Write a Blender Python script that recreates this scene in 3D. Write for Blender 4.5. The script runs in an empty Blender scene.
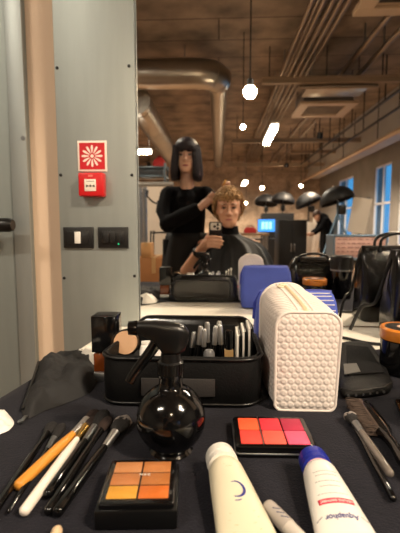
import bpy, bmesh, math, random
from mathutils import Vector, Matrix, noise
random.seed(7)
C = bpy.context.scene.collection
PI = math.pi
V = Vector

# ------------------------------------------------------------------ camera solve
F = 400.0; CZ = 1.06; TZ = 0.78; D = 1.11          # focal (px), camera height, table height, mirror plane
FX, FY = 218.0, 226.0                              # where the mirror's normal meets the picture
PITCH = math.atan((266.5-FY)/F); YAW = math.atan((FX-200)/F*math.cos(PITCH))
def ray(px, py):
    a = (px-200)/F; b = (266.5-py)/F
    y = math.cos(PITCH)+b*math.sin(PITCH); z = -math.sin(PITCH)+b*math.cos(PITCH)
    return V((a*math.cos(YAW)-y*math.sin(YAW), a*math.sin(YAW)+y*math.cos(YAW), z))
def T(px, py, z=TZ):                                # point on a horizontal plane
    d = ray(px, py); t = (z-CZ)/d.z
    return V((d.x*t, d.y*t, z))
def at(px, py, y):                                  # point on a plane parallel to the mirror
    d = ray(px, py); t = y/d.y
    return V((d.x*t, y, CZ+d.z*t))
def MR(px, py, depth):                              # real place of a thing seen in the mirror
    p = at(px, py, depth)
    return V((p.x, 2*D-depth, p.z))

# ------------------------------------------------------------------ materials
def lin(c):
    return tuple(((x/255)/12.92 if x/255 <= .04045 else ((x/255+.055)/1.055)**2.4) for x in c)+(1,)
MATS = {}
def mat(name, rgb, rough=.5, metal=0, bump=0, bscale=60, var=0, vscale=8, coat=0, spec=None, emit=None, estr=0, trans=0, alpha=1, sheen=0, stretch=None):
    if name in MATS: return MATS[name]
    m = bpy.data.materials.new(name); m.use_nodes = True
    nt = m.node_tree; b = nt.nodes['Principled BSDF']
    col = lin(rgb)
    b.inputs['Base Color'].default_value = col
    b.inputs['Roughness'].default_value = rough
    b.inputs['Metallic'].default_value = metal
    b.inputs['Coat Weight'].default_value = coat
    b.inputs['Coat Roughness'].default_value = .08
    b.inputs['Transmission Weight'].default_value = trans
    b.inputs['Alpha'].default_value = alpha
    if sheen: b.inputs['Sheen Weight'].default_value = sheen
    if spec is not None: b.inputs['Specular IOR Level'].default_value = spec
    if emit:
        b.inputs['Emission Color'].default_value = lin(emit); b.inputs['Emission Strength'].default_value = estr
    tc = nt.nodes.new('ShaderNodeTexCoord'); src = tc.outputs['Object']
    if stretch:
        mp = nt.nodes.new('ShaderNodeMapping'); mp.inputs['Scale'].default_value = stretch
        nt.links.new(src, mp.inputs['Vector']); src = mp.outputs['Vector']
    if var:
        n = nt.nodes.new('ShaderNodeTexNoise'); n.inputs['Scale'].default_value = vscale; n.inputs['Detail'].default_value = 4
        nt.links.new(src, n.inputs['Vector'])
        mr = nt.nodes.new('ShaderNodeMapRange'); mr.inputs['From Min'].default_value = .3; mr.inputs['From Max'].default_value = .7
        mr.inputs['To Min'].default_value = 1-var; mr.inputs['To Max'].default_value = 1+var
        nt.links.new(n.outputs['Fac'], mr.inputs['Value'])
        mx = nt.nodes.new('ShaderNodeVectorMath'); mx.operation = 'SCALE'; mx.inputs[0].default_value = col[:3]
        nt.links.new(mr.outputs['Result'], mx.inputs['Scale']); nt.links.new(mx.outputs['Vector'], b.inputs['Base Color'])
    if bump:
        n = nt.nodes.new('ShaderNodeTexNoise'); n.inputs['Scale'].default_value = bscale; n.inputs['Detail'].default_value = 3
        nt.links.new(src, n.inputs['Vector'])
        bp = nt.nodes.new('ShaderNodeBump'); bp.inputs['Strength'].default_value = bump; bp.inputs['Distance'].default_value = .002
        nt.links.new(n.outputs['Fac'], bp.inputs['Height']); nt.links.new(bp.outputs['Normal'], b.inputs['Normal'])
    MATS[name] = m
    return m

black_gloss = mat('black_gloss_plastic', (9,9,10), .12, spec=.6)
black_plastic = mat('black_plastic', (9,9,10), .35)
black_matte = mat('black_matte', (10,10,11), .7)
black_fabric = mat('black_fabric', (10,10,11), .85, bump=.5, bscale=500, spec=.2)
black_nylon = mat('black_nylon', (9,9,10), .6, bump=.35, bscale=300, spec=.2)
patent = mat('black_patent_vinyl', (7,7,8), .20, bump=.35, bscale=22, coat=.3)
knit = mat('black_knit', (15,15,18), .9, bump=.4, bscale=260, spec=.15)
silver = mat('silver_metal', (215,215,215), .32, 1)
steel = mat('dull_steel', (150,152,154), .35, 1)
gold = mat('gold_metal', (205,165,95), .25, 1)
white_plastic = mat('white_plastic', (228,225,219), .35)
cream_plastic = mat('cream_tube_plastic', (216,208,184), .36, var=.03, vscale=20)
ivory_tube = mat('white_tube_plastic', (222,219,214), .32)
blue_plastic = mat('blue_cap_plastic', (28,42,150), .3)
wood = mat('orange_wood', (205,138,52), .4, var=.16, vscale=14, stretch=(1,9,9))
white_lacquer = mat('white_lacquer', (234,224,214), .3)
ink_blue = mat('blue_ink', (45,50,130), .5)
ink_grey = mat('grey_ink', (120,120,128), .6)
ink_red = mat('red_ink', (214,40,70), .5)
ink_white = mat('white_ink', (235,232,226), .5)
def clear(name, rgb=(255,255,255), fac=.12, rough=.05):
    m = bpy.data.materials.new(name); m.use_nodes = True; nt = m.node_tree
    nt.nodes.remove(nt.nodes['Principled BSDF'])
    t = nt.nodes.new('ShaderNodeBsdfTransparent'); t.inputs['Color'].default_value = lin(rgb)
    g = nt.nodes.new('ShaderNodeBsdfGlossy'); g.inputs['Roughness'].default_value = rough
    mx = nt.nodes.new('ShaderNodeMixShader'); mx.inputs['Fac'].default_value = fac
    nt.links.new(t.outputs[0], mx.inputs[1]); nt.links.new(g.outputs[0], mx.inputs[2])
    nt.links.new(mx.outputs[0], nt.nodes['Material Output'].inputs['Surface'])
    return m
clear_plastic = clear('clear_plastic', (240,240,240), .10)
clear_lid = clear('clear_lid', (250,250,250), .05)
wrap_film = clear('plastic_wrap_film', (205,212,220), .35, .2)
pane_glass = clear('window_glass', (225,240,250), .08)

# ------------------------------------------------------------------ mesh helpers
def new(name, bm, m, parent=None, smooth=35, bevel=0, sub=0, solid=0, loc=None):
    bmesh.ops.recalc_face_normals(bm, faces=bm.faces[:])
    me = bpy.data.meshes.new(name); bm.to_mesh(me); bm.free()
    if smooth:
        me.polygons.foreach_set('use_smooth', [True]*len(me.polygons))
        if smooth < 180: me.set_sharp_from_angle(angle=math.radians(smooth))
    me.materials.append(m)
    o = bpy.data.objects.new(name, me); C.objects.link(o)
    if parent: o.parent = parent
    if loc is not None: o.location = loc
    if solid:
        s = o.modifiers.new('solid', 'SOLIDIFY'); s.thickness = solid; s.offset = -1
    if bevel:
        b = o.modifiers.new('bevel', 'BEVEL'); b.width = bevel; b.segments = 2; b.limit_method = 'ANGLE'
    if sub:
        s = o.modifiers.new('sub', 'SUBSURF'); s.levels = sub; s.render_levels = sub
    return o
def tag(o, label=None, cat=None, group=None, kind=None):
    if label: o['label'] = label
    if cat: o['category'] = cat
    if group: o['group'] = group
    if kind: o['kind'] = kind
    return o
def thing(name, label, cat, loc=(0,0,0), rz=0, group=None, rot=None):
    o = bpy.data.objects.new(name, None); C.objects.link(o); o.empty_display_size = .02
    o.location = loc; o.rotation_euler = rot if rot else (0,0,rz)
    return tag(o, label, cat, group)
def struct(name, bm, m, **k):
    o = new(name, bm, m, **k)
    if not k.get('parent'): o['kind'] = 'structure'
    return o
def B(): return bmesh.new()
def box(bm, s, c=(0,0,0), R=None, bev=0, seg=2):
    M = Matrix.Translation(c) @ (R.to_4x4() if R else Matrix()) @ Matrix.Diagonal((s[0], s[1], s[2], 1))
    r = bmesh.ops.create_cube(bm, size=1, matrix=M)
    if bev:
        es = list({e for v in r['verts'] for e in v.link_edges})
        bmesh.ops.bevel(bm, geom=es, offset=bev, segments=seg, affect='EDGES', profile=.5)
    return bm
def loft(bm, rings, cap=True, closed=True):
    vs = [[bm.verts.new(p) for p in r] for r in rings]
    n = len(rings[0])
    for a, b in zip(vs, vs[1:]):
        for i in range(n if closed else n-1):
            j = (i+1) % n
            bm.faces.new((a[i], a[j], b[j], b[i]))
    if cap and closed:
        bm.faces.new(vs[0][::-1]); bm.faces.new(vs[-1])
    return vs
def loftb(L):
    b = bmesh.new(); loft(b, L); return b
def lathe(bm, prof, n=28, M=Matrix(), sx=1, sy=1):
    rings = []
    for r, z in prof:
        r = max(r, 1e-4)
        rings.append([M @ V((r*sx*math.cos(2*PI*i/n), r*sy*math.sin(2*PI*i/n), z)) for i in range(n)])
    loft(bm, rings); return bm
def tube(bm, pts, r, n=10, flat=1.0):
    pts = [V(p) for p in pts]; k = len(pts)
    rr = r if isinstance(r, (list, tuple)) else [r]*k
    up = None; rings = []
    for i, p in enumerate(pts):
        t = (pts[min(i+1, k-1)]-pts[max(i-1, 0)]).normalized()
        if up is None:
            up = V((0,0,1)) if abs(t.z) < .9 else V((0,1,0))
        s = t.cross(up).normalized(); up = s.cross(t).normalized()
        rings.append([p + s*(rr[i]*math.cos(2*PI*j/n)) + up*(rr[i]*flat*math.sin(2*PI*j/n)) for j in range(n)])
    loft(bm, rings); return bm
def ball(bm, c, r, s=(1,1,1), u=16, v=10, R=None):
    M = Matrix.Translation(c) @ (R.to_4x4() if R else Matrix()) @ Matrix.Diagonal((r*s[0], r*s[1], r*s[2], 1))
    bmesh.ops.create_uvsphere(bm, u_segments=u, v_segments=v, radius=1, matrix=M); return bm
def limb(bm, pts, rr, n=12):                        # rounded chain for bodies
    tube(bm, pts, rr, n)
    for p, r in zip(pts, rr): ball(bm, p, r*1.0, u=12, v=8)
def rrect(w, d, r, z, n=5, c=(0,0)):
    out = []
    for sx, sy, a0 in ((1,1,0), (-1,1,90), (-1,-1,180), (1,-1,270)):
        for k in range(n):
            a = math.radians(a0+90*k/(n-1))
            out.append(V((c[0]+sx*(w/2-r)+r*math.cos(a), c[1]+sy*(d/2-r)+r*math.sin(a), z)))
    return out
def spline(pts, n=8):
    pts = [V(p) for p in pts]; out = []
    P = [pts[0]]+pts+[pts[-1]]
    for i in range(1, len(P)-2):
        for k in range(n):
            t = k/n; a, b, c, d = P[i-1:i+3]
            out.append(.5*((2*b)+(c-a)*t+(2*a-5*b+4*c-d)*t*t+(3*b-a-3*c+d)*t**3))
    out.append(pts[-1]); return out
def text_bm(s, size, M, fn=None, extrude=.0002, align='CENTER'):
    cu = bpy.data.curves.new('lettering', 'FONT'); cu.body = s; cu.size = size; cu.align_x = align; cu.align_y = 'CENTER'; cu.extrude = extrude
    o = bpy.data.objects.new('lettering', cu); C.objects.link(o)
    dg = bpy.context.evaluated_depsgraph_get(); dg.update()
    me = bpy.data.meshes.new_from_object(o.evaluated_get(dg))
    bm = bmesh.new(); bm.from_mesh(me)
    bpy.data.objects.remove(o); bpy.data.curves.remove(cu); bpy.data.meshes.remove(me)
    for v in bm.verts:
        p = M @ v.co
        v.co = fn(p) if fn else p
    return bm
def remesh_obj(name, bm, m, parent, voxel=.006, smooth=4):
    me = bpy.data.meshes.new(name); bm.to_mesh(me); bm.free()
    o = bpy.data.objects.new(name, me); C.objects.link(o)
    r = o.modifiers.new('r', 'REMESH'); r.mode = 'VOXEL'; r.voxel_size = voxel
    s = o.modifiers.new('s', 'SMOOTH'); s.factor = .5; s.iterations = smooth
    dg = bpy.context.evaluated_depsgraph_get(); dg.update()
    me2 = bpy.data.meshes.new_from_object(o.evaluated_get(dg))
    o.modifiers.clear(); o.data = me2; bpy.data.meshes.remove(me)
    me2.polygons.foreach_set('use_smooth', [True]*len(me2.polygons))
    me2.materials.clear(); me2.materials.append(m); me2.name = name
    o.parent = parent
    return o
def rotz(a): return Matrix.Rotation(a, 3, 'Z')
def rotx(a): return Matrix.Rotation(a, 3, 'X')
def roty(a): return Matrix.Rotation(a, 3, 'Y')

# ================================================================== ROOM SHELL
FRONT = 1.135; BACK = -18.0; LX = -5.0; RX = 5.0; CEIL = 4.25
def planks(name, c1, c2, sx, sy, rough=.5, mortar=(40,34,30), msize=.006, bump=.3, rot=None):
    m = bpy.data.materials.new(name); m.use_nodes = True; nt = m.node_tree; b = nt.nodes['Principled BSDF']
    tc = nt.nodes.new('ShaderNodeTexCoord'); mp = nt.nodes.new('ShaderNodeMapping')
    if rot: mp.inputs['Rotation'].default_value = rot
    br = nt.nodes.new('ShaderNodeTexBrick'); br.inputs['Scale'].default_value = 1
    br.inputs['Brick Width'].default_value = sx; br.inputs['Row Height'].default_value = sy
    br.inputs['Color1'].default_value = lin(c1); br.inputs['Color2'].default_value = lin(c2); br.inputs['Mortar'].default_value = lin(mortar)
    br.inputs['Mortar Size'].default_value = msize
    nz = nt.nodes.new('ShaderNodeTexNoise'); nz.inputs['Scale'].default_value = 2.2; nz.inputs['Detail'].default_value = 5
    mx = nt.nodes.new('ShaderNodeMix'); mx.data_type = 'RGBA'; mx.blend_type = 'MULTIPLY'; mx.inputs['Factor'].default_value = .55
    L = nt.links.new
    L(tc.outputs['Object'], mp.inputs['Vector']); L(mp.outputs['Vector'], br.inputs['Vector']); L(tc.outputs['Object'], nz.inputs['Vector'])
    L(br.outputs['Color'], mx.inputs['A']); L(nz.outputs['Color'], mx.inputs['B'])
    cr = nt.nodes.new('ShaderNodeMapRange'); cr.inputs['From Min'].default_value=.25; cr.inputs['From Max'].default_value=.75; cr.inputs['To Min'].default_value=.4; cr.inputs['To Max'].default_value=1.5
    L(nz.outputs['Fac'], cr.inputs['Value']); 
    sc = nt.nodes.new('ShaderNodeVectorMath'); sc.operation='SCALE'; L(br.outputs['Color'], sc.inputs[0]); L(cr.outputs['Result'], sc.inputs['Scale'])
    nt.nodes.remove(mx)
    L(sc.outputs['Vector'], b.inputs['Base Color'])
    b.inputs['Roughness'].default_value = rough
    bp = nt.nodes.new('ShaderNodeBump'); bp.inputs['Strength'].default_value = bump; bp.inputs['Distance'].default_value = .01
    L(br.outputs['Fac'], bp.inputs['Height']); bp.invert = True; L(bp.outputs['Normal'], b.inputs['Normal'])
    return m
ceil_mat = planks('board_formed_ceiling', (150,134,117), (134,119,104), 6.0, .72, .7, (66,50,40), .012)
floor_mat = planks('worn_wood_floor', (138,108,82), (122,96,72), 2.0, .16, .4, (50,32,22), .004)
brick_mat = planks('pale_brick_wall', (180,162,142), (168,150,130), .26, .085, .8, (140,112,90), .01, rot=(PI/2,0,0))
plaster = mat('beige_plaster', (214,188,164), .7, bump=.1, bscale=40)
grey_plaster = mat('grey_plaster', (132,128,122), .8, var=.12, vscale=2)
struct('floor', box(B(), (RX-LX+.4, FRONT-BACK+.4, .1), (0, (FRONT+BACK)/2, -.05)), floor_mat)
struct('ceiling', box(B(), (RX-LX+.4, FRONT-BACK+.4, .1), (0, (FRONT+BACK)/2, CEIL+.05)), ceil_mat)
struct('wall_front', box(B(), (RX-LX+.4, .1, CEIL), (0, FRONT+.05, CEIL/2)), plaster)
struct('wall_back', box(B(), (RX-LX+.4, .1, CEIL), (0, BACK-.05, CEIL/2)), brick_mat)
struct('wall_left', box(B(), (.1, FRONT-BACK, CEIL), (LX-.05, (FRONT+BACK)/2, CEIL/2)), grey_plaster)
# right wall with windows; spans are virtual depths seen in the mirror
wins = [(9.0, 11.45), (12.0, 13.25), (15.3, 17.1)]
bm = B(); z0, z1 = .5, 2.92
edges = [2*D-FRONT]+[d for w in wins for d in w]+[2*D-BACK]
for a, b_ in zip(edges[0::2], edges[1::2]):
    box(bm, (.3, b_-a, CEIL), (RX+.15, 2*D-(a+b_)/2, CEIL/2))
for a, b_ in wins:
    box(bm, (.3, b_-a, z0), (RX+.15, 2*D-(a+b_)/2, z0/2)); box(bm, (.3, b_-a, CEIL-z1), (RX+.15, 2*D-(a+b_)/2, (CEIL+z1)/2))
struct('wall_right', bm, grey_plaster)
win_frame = mat('white_window_frame', (214,216,220), .4)
for i, (a, b_) in enumerate(wins):
    y0, y1 = 2*D-b_, 2*D-a; yc = (y0+y1)/2; w = b_-a
    bm = B()
    for yy in (y0+.03, y1-.03, yc): box(bm, (.08, .06, z1-z0), (RX+.06, yy, (z0+z1)/2))
    for zz in (z0+.03, z1-.03, 1.75): box(bm, (.08, w, .06), (RX+.06, yc, zz))
    fr = struct('window_%d' % (i+1), bm, win_frame)
    pn = new('pane', box(B(), (.008, w-.1, z1-z0-.1), (RX+.06, yc, (z0+z1)/2)), pane_glass, fr)
struct('trim_1', box(B(), (.5, 2*D-BACK-6.5, CEIL-3.22), (4.35, (2*D-5.0+BACK)/2+.5, (CEIL+3.22)/2)), mat('pale_beam_paint', (168,165,160), .7, var=.08, vscale=1.5), bevel=.01)

# metal column cladding, door
def brushed(name, rgb, rough):
    m = mat(name, rgb, rough, .72, bump=.05, bscale=60, var=.05, vscale=5, stretch=(7,7,.7)); return m
metal_clad = brushed('brushed_sheet_metal', (166,172,170), .54)
metal_door = brushed('galvanised_door_metal', (150,158,157), .54)
colL, colR = at(57,150,1.09).x, at(135.5,150,1.09).x
cm = (colL+colR)/2; cw = colR-colL
col = struct('trim_2', box(B(), (cw, .042, 3.4), (cm, 1.111, 1.7), bev=.002), metal_clad)
bm = B()
for px, py in ((53,68), (129,66), (57.5,175), (132,175), (62,278), (135,276)):
    p = at(px, py, 1.09)
    x = min(max(p.x, colL+.008), colR-.008)
    lathe(bm, [(.0001,0), (.0042,0), (.0042,.0014), (.002,.0026), (.0001,.0026)], 12, Matrix.Translation((x, 1.09, p.z)) @ Matrix.Rotation(PI/2, 4, 'X'))
new('screw', bm, black_plastic, col)
dR = at(24,100,1.105).x; dT = 2.3
door = struct('door_1', box(B(), (.9, .018, 2.9), (dR-.45, 1.124, 1.45), bev=.003), metal_door)
new('edge_strip', box(B(), (.047, .008, 2.9), (dR-.0235, 1.112, 1.45), bev=.002), brushed('strip_metal', (164,170,170), .48), door)
p = at(5,225,1.05)
hb = B(); tube(hb, [(p.x-.12,1.05,p.z), (p.x-.03,1.05,p.z), (p.x+.012,1.05,p.z), (p.x+.022,1.05,p.z)], [.019,.019,.019,.014], 14)
hl = new('door_handle', hb, black_plastic, door)
new('handle_stem', tube(B(), [(p.x-.08,1.05,p.z), (p.x-.08,1.117,p.z)], .012, 12), black_plastic, hl)
new('door_lock', lathe(B(), [(.0001,0), (.006,0), (.006,.003), (.0001,.003)], 12, Matrix.Translation((at(23,138,1.108).x,1.109,at(23,138,1.108).z)) @ Matrix.Rotation(PI/2,4,'X')), steel, door)

# fire alarm sign, call point, switches (on the column face y=1.09)
red_sign = mat('sign_red', (196,22,34), .4); white_sign = mat('sign_white', (240,225,214), .45)
c0, c1 = at(77.5,141,1.09), at(107.5,171.5,1.09); w = c1.x-c0.x; h = c0.z-c1.z
cc = V(((c0.x+c1.x)/2, 1.09, (c0.z+c1.z)/2))
s = thing('fire_alarm_sign', 'square red sign with white sunburst mounted on metal column', 'sign', cc)
new('backing', box(B(), (w, .003, h), (0,-.0015,0), bev=.0008), white_sign, s)
new('red_field', box(B(), (w*.86, .001, h*.86), (0,-.0034,0)), red_sign, s)
bm = B()
for k in range(12):
    a = 2*PI*k/12; r0, r1, rm = .008, w*.355, w*.27
    def pt(r, o): return V((r*math.cos(a)-o*math.sin(a), -.0044, r*math.sin(a)+o*math.cos(a)))
    f1 = [pt(r0, -.0008), pt(rm, -.0032), pt(r1, -.0022), pt(r1, .0022), pt(rm, .0032), pt(r0, .0008)]
    vs = [bm.verts.new(q) for q in f1]; ex = bmesh.ops.extrude_face_region(bm, geom=[bm.faces.new(vs)])
    for v in ex['geom']:
        if isinstance(v, bmesh.types.BMVert): v.co.y += .0006
lathe(bm, [(.0001,0), (.0046,0), (.0046,.0008), (.0001,.0008)], 16, Matrix.Translation((0,-.0039,0)) @ Matrix.Rotation(PI/2,4,'X'))
new('sunburst_symbol', bm, white_sign, s, smooth=0)
c0, c1 = at(79,173,1.07), at(104.5,196.5,1.07); w = c1.x-c0.x; h = c0.z-c1.z
cc = V(((c0.x+c1.x)/2, 1.09, (c0.z+c1.z)/2))
s = thing('fire_alarm_call_point', 'red fire alarm call point box below the sunburst sign', 'fire alarm', cc)
new('housing', box(B(), (w, .03, h), (0,-.015,0), bev=.004, seg=3), mat('alarm_red', (200,24,30), .35), s)
new('press_panel', box(B(), (w*.46, .002, h*.50), (-.001,-.0308,-.002), bev=.0008), white_sign, s)
bm = B()
for sgn in (-1, 1):
    vs = [bm.verts.new((sgn*.011, -.0325, .0035-.004)), bm.verts.new((sgn*.011, -.0325, -.0035-.004)), bm.verts.new((sgn*.004, -.0325, -.004))]
    ex = bmesh.ops.extrude_face_region(bm, geom=[bm.faces.new(vs)])
    for v in ex['geom']:
        if isinstance(v, bmesh.types.BMVert): v.co.y += .0008
lathe(bm, [(.0001,0), (.0028,0), (.0028,.0008), (.0001,.0008)], 14, Matrix.Translation((0,-.0317,-.004)) @ Matrix.Rotation(PI/2,4,'X'))
box(bm, (.02,.0008,.0012), (0,-.032,.008))
new('press_symbol', bm, black_plastic, s, smooth=0)
bm = B(); box(bm, (.012,.0008,.005), (0,-.0304,h*.36))
new('top_mark', bm, mat('faded_red_mark', (226,120,110), .5), s)
frame_blk = mat('switch_frame_black', (22,21,21), .4); frame_in = mat('switch_insert_black', (30,29,29), .3)
for px0, px1, kind in ((64,94.3,'rocker'), (98.3,128.8,'sensor')):
    c0, c1 = at(px0,227,1.09), at(px1,248,1.09); w = c1.x-c0.x; h = c0.z-c1.z
    cc = V(((c0.x+c1.x)/2, 1.09, (c0.z+c1.z)/2))
    s = thing('wall_switch', 'black switch plate with white rocker on metal column' if kind == 'rocker' else 'black switch plate with small green light, right one on metal column', 'switch', cc)
    new('frame', box(B(), (w, .008, h), (0,-.004,0), bev=.0015), frame_blk, s)
    new('insert', box(B(), (w*.72, .003, h*.62), (0,-.009,0), bev=.0008), frame_in, s)
    if kind == 'rocker':
        new('rocker', box(B(), (w*.19, .006, h*.55), (0,-.0125,0), bev=.0015), white_plastic, s)
    else:
        bm = B()
        for k in (-1,0,1): box(bm, (w*.2, .003, h*.5), (k*w*.22,-.0115,0), bev=.0006)
        kb = new('rocker', bm, frame_blk, s)
        new('indicator_light', lathe(B(), [(.0001,0), (.0022,0), (.0014,.0014), (.0001,.0016)], 12, Matrix.Translation((w*.20,-.013,-h*.3)) @ Matrix.Rotation(PI/2,4,'X')),
            mat('green_indicator', (40,190,130), .3, emit=(40,200,130), estr=.5), s)

# ================================================================== TABLE, CLOTH, MIRROR
table_white = mat('white_table_laminate', (232,226,214), .4)
def tquad(y): return -.405+(y-.25)*(.115/.85)
TB0, TB1 = .25, 1.088
mx0 = at(137.5,200,D).x
t = thing('makeup_table', 'long white makeup table under the dark cloth', 'table', (.3,.66,0))
bm = B(); o = V((.3,.66,0))
lo = [V((tquad(TB0+.01)+.006,TB0+.010,0)), V((1.192,TB0+.010,0)), V((1.192,1.1095,0)), V((mx0+.001,1.1095,0)), V((mx0+.001,TB1,0)), V((tquad(TB1)+.004,TB1,0))]
loft(bm, [[p-o+V((0,0,TZ-.03)) for p in lo], [p-o+V((0,0,TZ)) for p in lo]])
new('tabletop', bm, table_white, t, bevel=.002)
for x, y in ((-.3,.32), (1.12,.32), (-.22,1.02), (1.12,1.02)):
    new('leg', box(B(), (.045,.045,TZ-.03), (x-o.x,y-o.y,(TZ-.03)/2), bev=.003), table_white, t)
# cloth: sheet over the top with front and left drops
cloth_mat = mat('dark_navy_cloth', (29,29,37), .92, bump=.7, bscale=420, var=.14, vscale=30, spec=.12, sheen=.05)
bm = B(); rows = []
nx, ny = 120, 60; TH = .0025
EP = ((-9,.853),(-.27,.853),(-.19,.775),(.10,.775),(.24,.86),(.38,.905),(9,.93))
def edge(x):
    for (a, b_), (c_, d_) in zip(EP, EP[1:]):
        if x <= c_: return b_+(d_-b_)*(x-a)/(c_-a)
def cloth_pt(u, v):                                   # u: across (0..1 incl drops), v: front to back
    Ltot = .30; xr = 1.203
    xe = u*1.827-.624
    yb = edge(xe)
    vv = v*(yb-TB0+.35)-.35                          # negative = front drop
    y = TB0+max(vv,0)
    xl = tquad(y)
    uu = u*(xr-xl+Ltot)-Ltot
    x = xl+max(uu,0); z = TZ+TH
    if uu < 0:
        z -= -uu; x -= .004+.010*(-uu/Ltot)*(1+math.sin(y*40))
    if vv < 0:
        z = min(z, TZ+TH+vv); y -= .004+.012*(-vv/.35)*(1+math.sin(x*30))
    if uu >= 0 and vv >= 0:
        z += .0012*max(0,noise.noise(V((x*9,y*9,0))))
    return V((x,y,z))
grid = [[bm.verts.new(cloth_pt(i/nx, j/ny)) for i in range(nx+1)] for j in range(ny+1)]
for j in range(ny):
    for i in range(nx):
        bm.faces.new((grid[j][i], grid[j][i+1], grid[j+1][i+1], grid[j+1][i]))
cl = new('tablecloth', bm, cloth_mat, smooth=60)
tag(cl, 'dark navy cloth spread over the front of the makeup table', 'tablecloth')
CT = TZ+TH+.0012                                     # cloth top
mir = bpy.data.materials.new('mirror_silver'); mir.use_nodes = True
b = mir.node_tree.nodes['Principled BSDF']; b.inputs['Metallic'].default_value = 1; b.inputs['Roughness'].default_value = 0
b.inputs['Base Color'].default_value = (.93,.93,.92,1)
mx0 = at(137.5,200,D).x; mx1 = 1.35; mz0, mz1 = TZ+.001, 2.35
t = thing('wall_mirror', 'large rectangular makeup mirror standing behind the table', 'mirror', ((mx0+mx1)/2, D, mz0))
hw = (mx1-mx0)/2; hh = mz1-mz0
new('glass', box(B(), (2*hw-.004, .006, hh-.004), (0,.003,hh/2)), mir, t, smooth=0)
bm = B()
box(bm, (.004,.012,hh), (-hw,.004,hh/2)); box(bm, (.004,.012,hh), (hw,.004,hh/2)); box(bm, (2*hw,.012,.004), (0,.004,hh))
new('edge_frame', bm, black_plastic, t)
new('backing_board', box(B(), (2*hw,.012,hh), (0,.013,hh/2)), black_matte, t)

# ================================================================== THINGS ON THE TABLE
def lump(name, outline, h, m, parent=None, n=14, amp=.006, fr=40, pw=2.2, z0=CT, seed=0, drop=None):
    pts = spline(outline+[outline[0]], 6)[:-1]
    c = sum(pts, V())/len(pts); bm = B(); rings = []
    for k in range(n+1):
        t = 1-k/n*.985
        hh_ = h*(1-t**pw)
        r = []
        for p in pts:
            q = c+(p-c)*t
            nz = noise.fractal(V((q.x*fr+seed, q.y*fr, seed*3.1)), 1, 2, 3)
            r.append(V((q.x-c.x, q.y-c.y, hh_*(1+.35*noise.noise(V((q.x*14+seed, q.y*14, 2)))) + amp*max(nz,-.4)*(1-t**4))))
        rings.append(r)
    loft(bm, rings)
    for v in bm.verts: v.co.z = max(v.co.z, 0)
    return new(name, bm, m, parent, smooth=70, loc=None if parent else (c.x,c.y,z0)), c

# ---- spray bottle
c = T(171, 417, CT+.042); c.z = CT
t = thing('spray_bottle', 'round glossy black spray bottle with trigger in front of the open case', 'spray bottle', c, .12)
R_ = .0425
prof = [(.0001,.0), (.024,.0), (.027,.0015)]
for k in range(15):
    a = -58+k*(58+68)/14
    prof.append((R_*math.cos(math.radians(a)), R_*.985+R_*math.sin(math.radians(a))))
prof += [(.0150,.0835), (.0142,.088), (.0142,.094), (.0160,.095), (.0160,.098), (.0001,.098)]
new('bottle', lathe(B(), prof, 48), black_gloss, t, smooth=50)
bm = B(); lathe(bm, [(.0001,.096), (.0148,.096), (.0152,.100), (.0152,.112), (.0125,.114), (.0115,.124), (.0001,.124)], 36)
for k in range(24):
    a = 2*PI*k/24; box(bm, (.0014,.0012,.013), (.0152*math.cos(a), .0152*math.sin(a), .106), rotz(a))
new('collar', bm, black_plastic, t)
bm = B()                                             # trigger head, nozzle towards -X
def headring(x, w, zl, zh): return [V((x, p.x, p.y)) for p in [V((q.x, q.y)) for q in rrect(w, zh-zl, min(w, zh-zl)*.35, 0, 4, (0,(zl+zh)/2))]]
loft(bm, [headring(.022,.012,.140,.150), headring(.017,.020,.126,.157), headring(.008,.023,.121,.160), headring(-.008,.023,.122,.162), headring(-.020,.019,.138,.163), headring(-.034,.017,.146,.163), headring(-.040,.015,.148,.162)])
hd = new('spray_head', bm, black_plastic, t, smooth=40)
new('nozzle', lathe(B(), [(.0001,0), (.0085,0), (.009,.002), (.008,.011), (.003,.012), (.0001,.0115)], 20, Matrix.Translation((-.039,0,.155)) @ Matrix.Rotation(-PI/2,4,'Y')), black_gloss, hd)
bm = B()
pth = spline([(-.014,0,.146), (-.019,0,.133), (-.031,0,.116), (-.043,0,.100), (-.050,0,.088)], 5)
tube(bm, pth, [.0075-.0018*i/(len(pth)-1) for i in range(len(pth))], 12, .55)
new('trigger', bm, black_gloss, t, smooth=60)

# ---- open makeup case
rimz = at(180,356,.59).z-CT
cx0, cx1, cy0, cy1 = -.184, .069, .587, .757
ccx, ccy = (cx0+cx1)/2, (cy0+cy1)/2; cwid, cdep = cx1-cx0, cy1-cy0
t = thing('makeup_case', 'open black soft makeup case holding cosmetics', 'makeup case', (ccx,ccy,CT))
bm = B()
def narrow(p):                                        # the soft left side leans in towards the back
    f = (p.y+cdep/2)/cdep; q = max(0,min(1,.5-p.x/cwid)); return V((p.x+.020*max(0,f)*q, p.y, p.z))
def cring(z, g=0, r=.035): return [narrow(p) for p in rrect(cwid-2*g, cdep-2*g, r-g*.8, z, 7)]
loft(bm, [cring(0,.004), cring(.004), cring(rimz*.5,-.0015), cring(rimz-.004), cring(rimz,.002), cring(rimz-.002,.006), cring(rimz*.5,.006), cring(.006,.007)])
new('body', bm, black_nylon, t, smooth=50)
for zr in (cring(rimz-.004,-.0012), cring(.005,-.0005)): new('piping', tube(B(), zr+[zr[0]], .0024, 8), black_plastic, t, smooth=60)
p0, p1 = at(141,378,.583), at(215,397,.583)
new('front_strap', box(B(), (p1.x-p0.x,.003,p0.z-p1.z), ((p0.x+p1.x)/2-ccx, cy0-.0035-ccy, (p0.z+p1.z)/2-CT), bev=.001), mat('grey_satin_strap', (46,44,44), .45, bump=.3, bscale=400), t)
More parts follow.
